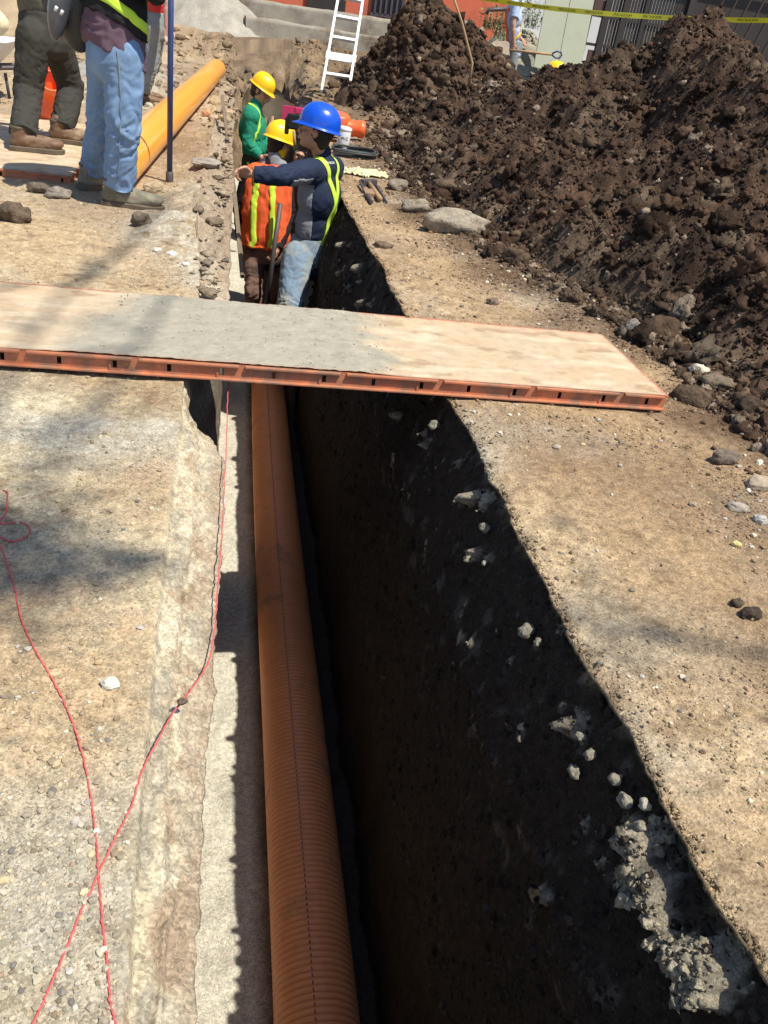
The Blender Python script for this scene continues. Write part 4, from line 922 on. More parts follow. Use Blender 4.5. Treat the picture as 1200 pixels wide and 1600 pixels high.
def pile(name, label, cat, c, r, h, col, m, n=90, lump=.05):
    u, v = np.meshgrid(np.linspace(-1.25, 1.25, n), np.linspace(-1.25, 1.25, n)); u = u.ravel(); v = v.ravel(); d = np.sqrt(u * u + v * v) * (1 + .12 * fbm(u * 2, v * 2, 3, 3)); z = h * np.clip(1 - d, -.2, 1) * (1 - .1 * np.exp(-(d / .2) ** 2)) + .02 * fbm(u * 9, v * 9, 1, 3) + lump * lumps(u * 5, v * 5, 3) + lump * .5 * lumps(u * 12, v * 12, 4)
    C = np.array(col) * (1 + .25 * fbm(u * 6, v * 6, 2, 4))[:, None]
    return tag(mesh_np(name, np.stack([c[0] + u * r, c[1] + v * r, c[2] + z], -1), grid_faces(n, n), m, None, loc=c, col=C), label, cat)
cp = at(812, 60, 17.6); pile('rubble_heap', 'pale weedy heap of rubble behind the far worker, below the orange wall', 'rubble heap', (cp[0], 17.6, .25), 1.25, 1.05, (.27, .25, .19), M['heap'], lump=.14)
# bent pipe on the orange wall
a = at(760, 22, 16.8); b = at(764, 15, 16.8); c = at(792, 14, 16.8); g = Geo(); g.tube([a, b, c], .035, 8); tag(g.build('drain_spout', M['iron'], None, loc=a, smooth=True), 'dark bent spout sticking out below the orange wall', 'pipe')
# yellow helmet behind heap
def hardhat(parent, c, fwd, up, m, s_=1.0, name='hard_hat', rim=True):
    fwd = unit(fwd); up = unit(up - fwd * np.dot(up, fwd)) if abs(np.dot(fwd, up)) < .99 else np.array([0, 0, 1.0]); rt_ = np.cross(fwd, up); R = np.stack([rt_, fwd, up], 1)
    na, nr_ = 56, 22; V = []; F = []
    for j in range(nr_ + 1):
        ph = j / nr_ * math.pi / 2; cz = math.cos(ph); sz = math.sin(ph)
        for i in range(na):
            th = 2 * math.pi * i / na; x_ = .112 * math.sin(th) * sz ** .9; y_ = .138 * math.cos(th) * sz ** .9; z_ = .128 * (cz ** .9 if cz > 0 else 0)
            rid = .007 * math.exp(-(x_ / .014) ** 2) * sm(0, .3, np.array(cz)) + .004 * (math.exp(-((x_ - .045) / .009) ** 2) + math.exp(-((x_ + .045) / .009) ** 2)) * float(cz > .3)
            V.append((x_, y_, z_ + rid))
    # rim and visor
    for k, (gr, dz) in enumerate(((1.0, -.012), (1.07, -.020), (1.12, -.022), (1.12, -.027), (1.0, -.022))):
        for i in range(na):
            th = 2 * math.pi * i / na; f_ = max(0, math.cos(th)) ** 2.2; ex = (gr - 1) * (.11 + .36 * f_) ; q_ = 1 + ex / .12 * .5 if gr > 1 else 1.0
            rx = .112 * math.sin(th); ry = .138 * math.cos(th); s2 = 1 + (gr - 1) * (.9 + 1.7 * f_); V.append((rx * (1 + (gr - 1) * .9), ry * s2 if ry > 0 else ry * (1 + (gr - 1) * .9), dz - .012 * f_ * (gr - 1) / .12))
    nrow = nr_ + 6
    for j in range(nrow - 1):
        for i in range(na): F.append([j * na + i, (j + 1) * na + i, (j + 1) * na + (i + 1) % na, j * na + (i + 1) % na])
    V = np.array(V) * s_ @ R.T + c
    return mesh_np(name, V, F, m, parent, loc=None if parent else c, smooth=True)
p = at(868, 113, 11.9); hh = hardhat(None, p, (1, -.3, .1), np.array((.0, 0, 1.0)), M['hat_yellow'], 1.0); tag(hh, 'yellow hard hat showing over the heap below the far shovel', 'hard hat')

# wheelbarrow at the left edge
def barrow():
    b = onz(7, 158, 0.0); Y = b[1]; t = thing('wheelbarrow', b, 'white wheelbarrow tray on thin legs at the left edge, cream sack on it', 'wheelbarrow')
    z0 = at(5, 98, Y)[2]; z1 = at(5, 62, Y)[2]; xr_ = at(24, 80, Y)[0]; L_ = 1.0
    V = []
    for z_, ins in ((z0 - .14, .30), (z0, .16), (z1, 0)):
        V += [(xr_ - ins, Y - .32 + ins * .5, z_), (xr_ - ins, Y + .32 - ins * .5, z_), (xr_ - L_ + ins, Y + .32 - ins * .5, z_), (xr_ - L_ + ins, Y - .32 + ins * .5, z_)]
    F = [[0, 1, 2, 3]] + [[r_ * 4 + k, r_ * 4 + (k + 1) % 4, r_ * 4 + 4 + (k + 1) % 4, r_ * 4 + 4 + k] for r_ in (0, 1) for k in range(4)]
    V = np.array(V); c_ = V.mean(0); V2 = (V - c_) * .97 + c_ + (0, 0, .012); F2 = [[k + 12 for k in f[::-1]] for f in F] + [[8 + k, 8 + (k + 1) % 4, 20 + (k + 1) % 4, 20 + k] for k in range(4)]
    mesh_np('tray', np.concatenate([V, V2]), F + F2, M['canw'], t, smooth=False)
    for dy in (-.2, .2):
        g = Geo(); g.tube([np.array([b[0], Y + dy, 0]), np.array([b[0] - .02, Y + dy, z0 - .1])], .014, 8); g.build('leg', M['iron'], t, smooth=True)
        g = Geo(); g.tube([np.array([xr_ + .1, Y + dy, z0 + .0]), np.array([xr_ - 1.2, Y + dy * .6, z0 - .18])], .017, 8); g.build('handle', M['iron'], t, smooth=True)
    g = Geo(); g.lathe(np.array([xr_ - 1.25, Y - .04, .19]), (0, 1, 0), [(.05, 0), (.19, .0), (.2, .02), (.2, .06), (.19, .08), (.05, .08)], 28); g.build('wheel', M['tyre'], t, smooth=True)
    g = Geo(); g.ell((xr_ - .42, Y, z1 + .12), (.38, .26, .17)); V_, F_ = remesh(g, .02, 2, lambda V: .02 * fbm(V[:, 0] * 6, V[:, 1] * 6, V[:, 2] * 6, 3)); tag(mesh_np('cream_sack', V_, F_, M['sack'], None, loc=(xr_ - .42, Y, z1)), 'cream sack lying in the white wheelbarrow at the left edge', 'sack')
barrow()
# grey sand pile far back
c_ = at(322, 36, 21); pile('sand_pile', 'smooth grey sand pile at the far end of the street', 'sand pile', (c_[0], 20.0, .42), 1.5, 1.0, (.34, .31, .26), M['ground'], lump=0)
c_ = onz(205, 130); pile('sand_pile', 'low grey sand pile behind the leg of the jeans-clad worker', 'sand pile', (c_[0] - .1, c_[1] + .1, -.03), .95, .33, (.33, .305, .255), M['ground'], lump=0)

n_ = 700; Yp = RNG.uniform(13.7, 15.3, n_); Xp = RNG.uniform(-.05, 1.0, n_); Zp = -1.25 * (1 - (Yp - 13.6) / 1.6); R_ = np.clip(.025 / RNG.uniform(.05, 1, n_) ** .5, 0, .12)
scatter('rubble', np.stack([Xp, Yp, Zp], -1), R_, np.array((.19, .14, .095)) * RNG.uniform(.5, 1.6, (n_, 1)), 2, M['clod'], flatten=.7, rough=.6, smooth=True, sink=.3)
# crumbs on the right lip
n_ = 1800; Yp = logY(n_, .5, 8.5); Xp = lipR(Yp) + np.abs(RNG.normal(0, .012, n_)) + .001; R_ = np.clip(.0014 / RNG.uniform(.02, 1, n_) ** .5, 0, .007) * (.7 + .35 * Yp ** .5)
scatter('soil_crumbs', np.stack([Xp, Yp, gz(Xp, Yp) - .003], -1), R_, gcol(Xp, Yp) * RNG.uniform(.5, 1.1, (n_, 1)), 2, M['clod'], flatten=.8, rough=.6, smooth=True, sink=.4)

# ------------------------------------------------------------------ people
UP = np.array([0, 0, 1.0])
def basis(f, up=UP):
    f = unit(f); r = unit(np.cross(f, up)); u = np.cross(r, f); return np.stack([r, f, u], 1)   # columns right, forward, up
def folds(A, fx=4, fz=16, joints=None, seed=0.0):
    def d(V):
        w = .5 * fbm(V[:, 0] * 5 + seed, V[:, 1] * 5, V[:, 2] * 5, 2)
        w2 = fbm(V[:, 0] * 4 + 9, V[:, 1] * 4 + seed, V[:, 2] * 3, 2)
        n = (1 - np.abs(perlin(V[:, 0] * fx + seed, V[:, 1] * fx, V[:, 2] * fz * .8 + w * 4.5)) * 2) * .6 + (1 - np.abs(perlin(V[:, 0] * fx * 2.2 + w2 * 3, V[:, 1] * fx * 2.2 + seed, V[:, 2] * fz * 1.9 + w2 * 6)) * 2) * .45
        n2 = fbm(V[:, 0] * 5, V[:, 1] * 5, V[:, 2] * 2.5 + seed, 2)
        amp = np.full(len(V), .38)
        if joints is not None:
            for j, rr_ in joints: amp += 1.1 * np.exp(-(np.linalg.norm(V - j, axis=1) / rr_) ** 2) * .8
        return A * (amp * (n - .3) + .7 * n2)
    return d
def hand(g, w, e, thumb, curl=.6, s_=1.0, fold=None):
    """w wrist, e direction of fingers, thumb direction sideways"""
    e = unit(e); th = unit(thumb - e * np.dot(thumb, e)); n = unit(fold if fold is not None else np.cross(e, th)); n = unit(n - e * np.dot(n, e) - th * np.dot(n, th))
    g.ell(w + e * .048 * s_, (.040 * s_, .048 * s_, .016 * s_), R=np.stack([th, e, n], 1)); g.cap(w - e * .015, .026 * s_, w + e * .03 * s_, .024 * s_)
    for k, (o, L) in enumerate(((.030, .072), (.010, .080), (-.010, .074), (-.029, .058))):
        p = w + e * .088 * s_ + th * o * s_; d = e; P = [w + e * .05 * s_ + th * o * .9 * s_, p]; r_ = [.0105 * s_, .0100 * s_]
        a_ = curl * (.75 + .12 * k)
        for q, fr in enumerate((.42, .32, .26)):
            d = unit(d * math.cos(a_) + n * math.sin(a_)); m_ = unit(n - d * np.dot(n, d)); n_loc = m_
            p = p + d * L * fr * s_; P.append(p); r_.append((.0092 - .0009 * q) * s_)
            nn = unit(np.cross(th, d)); n = nn if np.dot(nn, n) > 0 else -nn
        g.chain(P, r_); n = unit(fold if fold is not None else np.cross(e, th)); n = unit(n - e * np.dot(n, e) - th * np.dot(n, th))
    p0 = w + e * .028 * s_ + th * .026 * s_; p1 = p0 + unit(th + e * .7 + n * .3) * .038 * s_; p2_ = p1 + unit(th * .25 + e + n * .55) * .032 * s_; p3_ = p2_ + unit(-th * .1 + e + n * .8) * .026 * s_
    g.chain([p0, p1, p2_, p3_], [.0145 * s_, .0125 * s_, .011 * s_, .009 * s_])
def head(g, c, f, up=UP, s_=1.0):
    R = basis(f, up); r, fw, u = R[:, 0], R[:, 1], R[:, 2]
    def P(a, b, c_): return c + (r * a + fw * b + u * c_) * s_
    g.ell(P(0, -.008, .030), (.076 * s_, .096 * s_, .088 * s_), R); g.ell(P(0, .022, -.045), (.058 * s_, .068 * s_, .066 * s_), R); g.ell(P(0, .058, -.088), (.028 * s_, .026 * s_, .024 * s_), R)
    g.chain([P(0, .085, .018), P(0, .108, -.018), P(0, .112, -.028)], [.010 * s_, .013 * s_, .013 * s_]); 
    for sx in (-1, 1):
        g.ell(P(sx * .034, .078, .026), (.018 * s_, .014 * s_, .007 * s_), R); g.ell(P(sx * .040, .060, -.022), (.022 * s_, .024 * s_, .022 * s_), R); g.ell(P(sx * .014, .104, -.028), (.009 * s_,) * 3, R)
        g.ell(P(sx * .077, -.004, -.002), (.010 * s_, .018 * s_, .030 * s_), R); g.ell(P(sx * .031, .083, .010), (.013 * s_, .009 * s_, .008 * s_), R)
    g.ell(P(0, .094, -.050), (.024 * s_, .012 * s_, .006 * s_), R); g.ell(P(0, .091, -.062), (.021 * s_, .013 * s_, .007 * s_), R)
def shoe(foot_name, t, ankle, f, heel_z, m, s_=1.0, sole_h=.022):
    """f toe direction; heel_z ground height"""
    f = unit(np.array([f[0], f[1], 0.0])); R = basis(f); b = np.array([ankle[0], ankle[1], heel_z])
    g = Geo(); P = lambda a, q, c_: b + R @ (np.array([a, q, c_]) * s_)
    g.cap(P(0, -.02, .12), .050 * s_, P(0, -.03, .06), .046 * s_); g.ell(P(0, -.035, .05), (.042 * s_, .050 * s_, .040 * s_), R)
    g.chain([P(0, -.01, .062), P(0, .07, .058), P(.003, .14, .050)], [.047 * s_, .041 * s_, .037 * s_]); g.ell(P(.004, .155, .046), (.050 * s_, .062 * s_, .034 * s_), R); g.ell(P(0, .08, .035), (.043 * s_, .1 * s_, .022 * s_), R)
    V, F = remesh(g, .008, 3, lambda V: .0025 * fbm(V[:, 0] * 30, V[:, 1] * 30, V[:, 2] * 40, 3)); V[:, 2] = np.maximum(V[:, 2], heel_z + .014)
    sh = mesh_np('boot', V, F, m, t, smooth=True)
    # sole outline
    outl = [(-.030, -.085), (.030, -.085), (.041, -.05), (.037, .0), (.040, .06), (.053, .12), (.052, .17), (.034, .212), (0, .226), (-.034, .212), (-.050, .17), (-.050, .12), (-.040, .06), (-.037, 0), (-.041, -.05)]
    V = [P(a * 1.04, q, 0) for a, q in outl] + [P(a * 1.06, q * 1.01, sole_h) for a, q in outl] + [P(a * .9, q * .95, sole_h + .006) for a, q in outl]; n = len(outl)
    F = [list(range(n))[::-1], [2 * n + k for k in range(n)]] + [[j * n + k, j * n + (k + 1) % n, (j + 1) * n + (k + 1) % n, (j + 1) * n + k] for j in (0, 1) for k in range(n)]
    mesh_np('sole', V, F, M['sole'], sh, smooth=False)
    g = Geo(); g.lathe(P(0, -.022, .118), (0, .02, 1), [(.050, 0), (.055, .004), (.056, .014), (.052, .02), (.046, .016)], 24); g.build('collar', M['sole'], sh, smooth=True)
    g = Geo(); g.ell(P(.003, .165, .052), (.053 * s_, .058 * s_, .030 * s_), R); g.build('toe_cap', m, sh, smooth=True)
    g = Geo()
    for k in range(4): g.tube([P(-.030, .045 + .022 * k, .094 - .008 * k), P(0, .05 + .022 * k, .104 - .009 * k), P(.030, .045 + .022 * k, .094 - .008 * k)], .0042, 5)
    g.build('laces', M['black'], sh, smooth=True)
def strap(name, bv, pts, w, m, parent, off=.006, n=40, centre=None, th=.003):
    """ribbon laid on a cloth surface: pts approximate world points"""
    P = [Vector([float(a) for a in p]) for p in pts]; out = []
    for i in range(len(P) - 1):
        for k in range(n): out.append(P[i].lerp(P[i + 1], k / n))
    out.append(P[-1]); Q = []; Nn = []
    for p in out:
        co, no, ix, dd = bv.find_nearest(p); Q.append(np.array(co)); Nn.append(np.array(no))
    Q = np.array(Q); Nn = np.array(Nn)
    for _ in range(6): Nn[1:-1] = (Nn[:-2] + Nn[1:-1] * 2 + Nn[2:]) / 4
    Nn /= np.linalg.norm(Nn, axis=1)[:, None]
    for _ in range(4): Q[1:-1] = (Q[:-2] + Q[1:-1] * 2 + Q[2:]) / 4
    T = np.gradient(Q, axis=0); T /= (np.linalg.norm(T, axis=1)[:, None] + 1e-9); B = np.cross(T, Nn); B /= (np.linalg.norm(B, axis=1)[:, None] + 1e-9)
    rows_ = []
    for q in (-1, -.33, .33, 1):
        E_ = Q + B * w / 2 * q; E2 = []
        for e_, nn in zip(E_, Nn):
            co, no, ix, dd = bv.find_nearest(Vector(e_)); c_ = np.array(co); E2.append(c_ + nn * off)
        rows_.append(np.array(E2))
    rows_ = [r_ for r_ in rows_]; N_ = len(Q)
    for r_ in rows_:
        for _ in range(5): r_[1:-1] = (r_[:-2] + r_[1:-1] * 2 + r_[2:]) / 4
    V = np.concatenate([np.concatenate(rows_), np.concatenate([r_ + Nn * -th * 1.5 for r_ in rows_])]); F = []
    for j in range(3):
        for i in range(N_ - 1):
            a_ = j * N_ + i; F.append([a_, a_ + 1, a_ + N_ + 1, a_ + N_]); b_ = a_ + 4 * N_; F.append([b_, b_ + N_, b_ + N_ + 1, b_ + 1])
    for i in range(N_ - 1):
        F.append([i, i + 4 * N_, i + 4 * N_ + 1, i + 1]); a_ = 3 * N_ + i; F.append([a_, a_ + 1, a_ + 1 + 4 * N_, a_ + 4 * N_])
    return mesh_np(name, V, F, m, parent, smooth=True)
def bvh(V, F): return BVHTree.FromPolygons([Vector(v) for v in V], F)

def loft(g, rings, R, n=40, p=2.6):
    rt_, fw_ = R[:, 0], R[:, 1]; V = []
    for c, rx, ry in rings:
        for k in range(n):
            a = 2 * math.pi * k / n; ca, sa = math.cos(a), math.sin(a); V.append(c + rt_ * rx * math.copysign(abs(ca) ** (2 / p), ca) + fw_ * ry * math.copysign(abs(sa) ** (2 / p), sa))
    m = len(rings); F = [[i * n + k, i * n + (k + 1) % n, (i + 1) * n + (k + 1) % n, (i + 1) * n + k] for i in range(m - 1) for k in range(n)] + [list(range(n))[::-1], [(m - 1) * n + k for k in range(n)]]
    g.add(V, F)
def person(label, base, face, hipL, hipR, kneeL, kneeR, ankL, ankR, shL, shR, elL, elR, wrL, wrR, neck, hd, look=None, headup=UP,
           top='navy', bottom='jeans', shoes='boot', sleeves=True, hat=None, hat_s=1.0, hands=(None, None), k=1.0, toe=None, fold=.012, hem=-.06, legw=1.0, hair=True, floorz_=(None, None), thick=1.0, sideup=None, armw=1.0):
    t = thing('person', base, label, 'person')
    face = unit(face); hip = (np.asarray(hipL) + hipR) / 2; sh = (np.asarray(shL) + shR) / 2; R = basis(face, unit(sh - hip)); rt, fw, up = R[:, 0], R[:, 1], R[:, 2]
    J = {n: np.asarray(v, float) for n, v in dict(hl=hipL, hr=hipR, kl=kneeL, kr=kneeR, al=ankL, ar=ankR, sl=shL, sr=shR, el=elL, er=elR, wl=wrL, wr=wrR, nk=neck, hd=hd).items()}
    def torso(g, q, down=0.0):
        c = hip * .5 + sh * .5; q = q * thick
        g.ell(hip + up * .02, (.155 * k + q, .105 * k + q, .13 * k), R); g.ell(hip * .62 + sh * .38, (.148 * k + q, .102 * k + q, .17 * k), R); g.ell(hip * .30 + sh * .70 - fw * .005, (.168 * k + q, .118 * k + q, .19 * k), R)
        g.chain([J['sl'] - up * .03, sh + up * .01, J['sr'] - up * .03], [.062 * k + q, .075 * k + q, .062 * k + q]); g.cap(sh + up * .03, .062 * k + q * .6, J['nk'], .052 * k + q * .6)
        if down: g.ell(hip + up * down, (.166 * k + q, .118 * k + q, .10 * k), R)
    # body: one continuous skin surface
    g = Geo(); torso(g, -.012)
    head(g, J['hd'], look if look is not None else face, headup, .98 * k); g.cap(J['nk'] - up * .03, .054 * k, J['hd'] - up * .04, .050 * k)
    for a_, b_, c_ in (('sl', 'el', 'wl'), ('sr', 'er', 'wr')): g.chain([J[a_], J[b_], J[c_]], [.050 * k, .040 * k, .028 * k]); g.cap(J[b_] * .7 + J[c_] * .3, .043 * k, J[c_], .027 * k)
    for a_, b_, c_ in (('hl', 'kl', 'al'), ('hr', 'kr', 'ar')): g.chain([J[a_], J[b_], J[c_]], [.080 * k, .055 * k, .038 * k]); g.cap(J[b_] * .7 + J[c_] * .3 , .056 * k, J[c_], .037 * k)
    for i, (w_, e_) in enumerate((('wl', 'el'), ('wr', 'er'))):
        h_ = hands[i]
        if h_ is None: dd = unit(J[w_] - J[e_]); hand(g, J[w_], dd + fw * .1, fw, .35, k * .98)
        else: hand(g, J[w_], h_[0], h_[1], h_[2], k * .98, h_[3] if len(h_) > 3 else None)
    V, F = remesh(g, .0068, 3); mesh_np('body', V, F, M['skin'], t, smooth=True)
    # trousers
    g = Geo(); q = .016; loft(g, [(hip + up * .13, .158 * k, .118 * k), (hip + up * .05, .174 * k, .130 * k), (hip - up * .03, .178 * k, .132 * k), (hip - up * .09, .165 * k, .118 * k), (hip - up * .13, .12 * k, .08 * k)], R, p=2.3)
    for a_, b_, c_ in (('hl', 'kl', 'al'), ('hr', 'kr', 'ar')):
        g.chain([J[a_], J[b_], J[c_] + UP * .00], [.098 * k * legw, .078 * k * legw, .066 * k * legw]); g.cap(J[b_] * .55 + J[c_] * .45, .076 * k * legw, J[c_], .071 * k * legw)
    V, F = remesh(g, .0095, 4, folds(fold, 6, 19, [(J['kl'], .14), (J['kr'], .14), (J['al'], .13), (J['ar'], .13)], seed=k * 37 + base[0] * 7))
    # cut hems at the ankle by flattening below the cuff
    for c_, b_ in (('al', 'kl'), ('ar', 'kr')):
        d = unit(J[c_] - J[b_]); s__ = (V - J[c_]) @ d; m_ = (s__ > .0) & (np.linalg.norm(V - J[c_], axis=1) < .14); V[m_] -= d[None] * s__[m_][:, None] * .92
    mesh_np('trousers', V, F, M[bottom], t, smooth=True); global TB; TB = bvh(V, F)
    # shoes
    for i, c_ in enumerate(('al', 'ar')):
        fz_ = floorz_[i]
        tf = toe[i] if toe is not None else face
        shoe('boot', t, J[c_], tf, fz_ if fz_ is not None else J[c_][2] - .09, M[shoes], k * 1.02)
    # top
    g = Geo(); torso(g, .012, hem)
    for a_, b_, c_ in (('sl', 'el', 'wl'), ('sr', 'er', 'wr')):
        if sleeves: g.chain([J[a_], J[b_], J[c_]], [.070 * k * armw, .056 * k * armw, .044 * k * armw]); g.cap(J[b_] * .6 + J[c_] * .4, .056 * k * armw, J[c_], .043 * k * armw)
        else: g.chain([J[a_], J[a_] * .35 + J[b_] * .65], [.070 * k, .064 * k])
    V, F = remesh(g, .0095, 4, folds(fold * .75, 4, 12, [(J['el'], .12), (J['er'], .12), (hip * .8 + sh * .2, .2)], seed=k * 11 + base[1]))
    ends = [(J['wl'], J['el']), (J['wr'], J['er'])] if sleeves else [(J['sl'] * .35 + J['el'] * .65, J['sl']), (J['sr'] * .35 + J['er'] * .65, J['sr'])]
    for c_, b_ in ends:
        d = unit(c_ - b_); s__ = (V - c_) @ d; m_ = (s__ > -.004) & (np.linalg.norm(V - c_, axis=1) < .10); V[m_] -= d[None] * (s__[m_] + .004)[:, None] * .95
    top_o = mesh_np('shirt', V, F, M[top], t, smooth=True); bv = bvh(V, F)
    if hair:
        g = Geo(); Rh = basis(look if look is not None else face, headup); g.ell(J['hd'] + Rh @ np.array([0, -.022, .028]) * k, (.081 * k, .092 * k, .092 * k), Rh); g.ell(J['hd'] + Rh @ np.array([0, -.06, -.03]) * k, (.062 * k, .042 * k, .055 * k), Rh)
        V2, F2 = remesh(g, .008, 1, lambda V: .004 * fbm(V[:, 0] * 60, V[:, 1] * 60, V[:, 2] * 30, 2)); mesh_np('hair', V2, F2, M['hair'], t, smooth=True)
    if hat:
        lk = unit(look if look is not None else face); Rh = basis(lk, headup); hardhat(t, J['hd'] + Rh @ np.array([0, -.005, .058]) * k, Rh[:, 1] - .08 * Rh[:, 2], Rh[:, 2] + .08 * Rh[:, 1], M[hat], 1.0 * hat_s)
    return t, J, R, hip, sh, bv, (V, F)
def patch(name, VF, sel, m, parent, off=.003):
    """panel of cloth of another colour lying on the garment: the faces chosen by sel, lifted slightly, with a turned edge"""
    V, F = VF; me = bpy.data.meshes.new('t'); me.from_pydata([tuple(v) for v in V], [], F); N = np.zeros(len(V) * 3, np.float32); me.vertices.foreach_get('normal', N) if hasattr(me.vertices[0], 'normal') else None
    N = N.reshape(-1, 3); bpy.data.meshes.remove(me); keep = [f for f in F if sel(V[list(f)].mean(0))]
    ids = sorted({i for f in keep for i in f}); mp = {i: j for j, i in enumerate(ids)}; A = V[ids] + N[ids] * off; B_ = V[ids] - N[ids] * off; n = len(ids)
    F2 = [[mp[i] for i in f] for f in keep]; ed = {}
    for f in F2:
        for a_, b_ in zip(f, f[1:] + f[:1]): ed[(a_, b_)] = 1
    side = [[b_, a_, a_ + n, b_ + n] for (a_, b_) in ed if (b_, a_) not in ed]
    return mesh_np(name, np.concatenate([A, B_]), F2 + side, m, parent, smooth=True)

# ---- blue helmet, navy shirt, pointing arm
Y = 5.95
face = np.array([-.78, .62, 0])
F_ = dict(hipL=at(467, 398, 5.93), hipR=at(500, 392, 6.12), kneeL=at(452, 482, 5.72), kneeR=at(478, 492, 6.15), shL=at(487, 266, 5.84), shR=at(522, 262, 6.10),
          elL=at(436, 276, 5.62), wrL=at(396, 272, 5.62), elR=at(492, 300, 6.45), wrR=at(468, 262, 6.42), neck=at(503, 236, 6.0), hd=at(494, 208, 5.95))
aL = F_['kneeL'] * 1.0; aL = np.array([aL[0] + .08, aL[1] + .12, -1.13]); aR = F_['kneeR']; aR = np.array([aR[0] + .07, aR[1] + .12, -1.13])
hdir = at(362, 268, 5.62) - F_['wrL']
t, J, R, hip, sh, bv, VF = person('worker in blue helmet and navy shirt, arm stretched to the trench edge', (hipc := np.array([.60, 6.05, -1.2])), face, ankL=aL, ankR=aR,
    look=np.array([-.95, .2, .24]), headup=np.array([.34, 0, 1.0]), top='navy', bottom='jeans_dusty', hat='hat_blue', hat_s=.99, hands=((unit(hdir), UP * .6 + np.array([0, -.4, 0]), .95, np.array([.3, .3, -1.0])), (np.array([-.3, -.1, 1.0]), np.array([-.5, -.6, 0]), 1.0)), fold=.018, hem=-.09, k=1.0, thick=1.1, armw=1.15, legw=1.16, **F_)
rt, fw, up = R[:, 0], R[:, 1], R[:, 2]
# grey side panel under the arm
def side_sel(p):
    d = p - hip; h_ = d @ up; a_ = d @ rt; b_ = d @ fw
    return (-.16 < h_ < .50) and (a_ < -.055) and (-.075 - .05 * h_ < b_ < .075) and np.linalg.norm(p - J['el']) > .10 if True else False
patch('side_panel', VF, lambda p: side_sel(p) or (np.linalg.norm(np.cross(p - J['sl'], unit(J['el'] - J['sl']))) < .085 and .05 < (p - J['sl']) @ unit(J['el'] - J['sl']) < .24 and (p - J['sl'])[2] < -.035), M['greyknit'], t, .0025)
b = sh - fw * .16; 
strap('yellow_strap', bv, [J['sl'] * .55 + sh * .45 + fw * .10, J['sl'] * .55 + sh * .45 + up * .10, hip * .35 + sh * .65 - fw * .16, hip + rt * .13 - fw * .10 - up * .02], .036, M['neon'], t)
strap('yellow_strap', bv, [J['sr'] * .55 + sh * .45 + fw * .10, J['sr'] * .55 + sh * .45 + up * .10, hip * .35 + sh * .65 - fw * .16, hip - rt * .06 - fw * .14 - up * .02], .036, M['neon'], t, off=.009)
strap('yellow_belt', bv, [hip - rt * .06 - fw * .16 - up * .06, hip + rt * .03 - fw * .17 - up * .055, hip + rt * .17 - fw * .08 - up * .05], .05, M['neon'], t, off=.011)
dr_ = Vector(unit(ray(516, 254))); co, no, ix, dd = bv.ray_cast(Vector((0, 0, CH)), dr_); lc = np.array(co); bk = np.array(no); tx = unit(np.cross(UP, bk)); ty = np.cross(bk, tx)
def lf(v):
    p = lc + tx * v[0] + ty * v[1] + bk * .15; co, no, ix, dd = bv.ray_cast(Vector(p), Vector(-bk)); return (np.array(co) if co else p - bk * .15) + bk * (.003 + v[2])
textmesh('chest_lettering', 'Precon', .032, M['canw'], t, lf, ext=.0006)
# what he holds near his face
hp = J['wr'] + UP * .12; t2 = thing('hand_tool', hp, 'small dark tool with brass end held up before the face of the blue-helmeted worker', 'tool')
g = Geo(); a_ = at(461, 232, 6.3); b_ = at(459, 205, 6.3); g.tube([a_, b_], .011, 10); g.build('brass_end', M['wood'], t2, smooth=True)
g = Geo(); c_ = at(458, 190, 6.32); g.box(c_, (.085, .035, .10), bev=.012); g.box(c_ + (-.04, 0, -.03), (.03, .03, .11), bev=.01); g.build('tool_body', M['black'], t2)
# magenta angle piece behind
Yk = 8.6; g = Geo(); A0 = [at(442, 165, Yk), at(462, 167, Yk), at(461, 180, Yk), at(452, 180, Yk), at(450, 201, Yk), at(440, 200, Yk)]
V = [p + np.array([0, dy, 0]) for dy in (0, .03) for p in A0]; F = [[0, 1, 2, 3, 4, 5][::-1], [6, 7, 8, 9, 10, 11]] + [[k, (k + 1) % 6, (k + 1) % 6 + 6, k + 6] for k in range(6)]
g.add(V, F); t3 = thing('angle_gauge', A0[0], 'magenta L-shaped piece standing behind the blue helmet', 'tool'); g.build('plate', M['pink'], t3)
g = Geo(); g.box(at(468, 173, Yk + .02), (.11, .04, .055), bev=.008); g.build('arm', M['pink'], t3)

# ---- orange vest, yellow helmet, seen from behind
Yb = 7.25; B = dict(hipL=at(396, 392, Yb), hipR=at(430, 392, Yb), kneeL=at(396, 455, Yb - .12), kneeR=at(432, 462, Yb + .05), shL=at(390, 272, Yb), shR=at(446, 270, Yb + .05),
    elL=at(374, 325, Yb + .02), wrL=at(378, 375, Yb + .12), elR=at(452, 335, Yb + .02), wrR=at(434, 388, Yb - .14), neck=at(428, 248, Yb + .02), hd=at(436, 226, Yb + .06))
aL = np.array([B['kneeL'][0] + .01, B['kneeL'][1] + .07, -1.16]); aR = np.array([B['kneeR'][0] + .03, B['kneeR'][1] + .1, -1.16])
t, J, R, hip, sh, bv, VF = person('worker in yellow helmet and striped orange vest, seen from behind in the trench', (.38, Yb, -1.25), np.array([.12, 1, 0]), ankL=aL, ankR=aR, look=np.array([.75, .62, -.15]), headup=np.array([.08, 0, 1]),
    top='black', bottom='trouser_brown', hat='hat_yellow', hat_s=.97, hands=(None, (np.array([-.2, -.1, -1.0]), np.array([-.3, -.9, 0]), .9)), fold=.013, k=.97, **B)
rt, fw, up = R[:, 0], R[:, 1], R[:, 2]
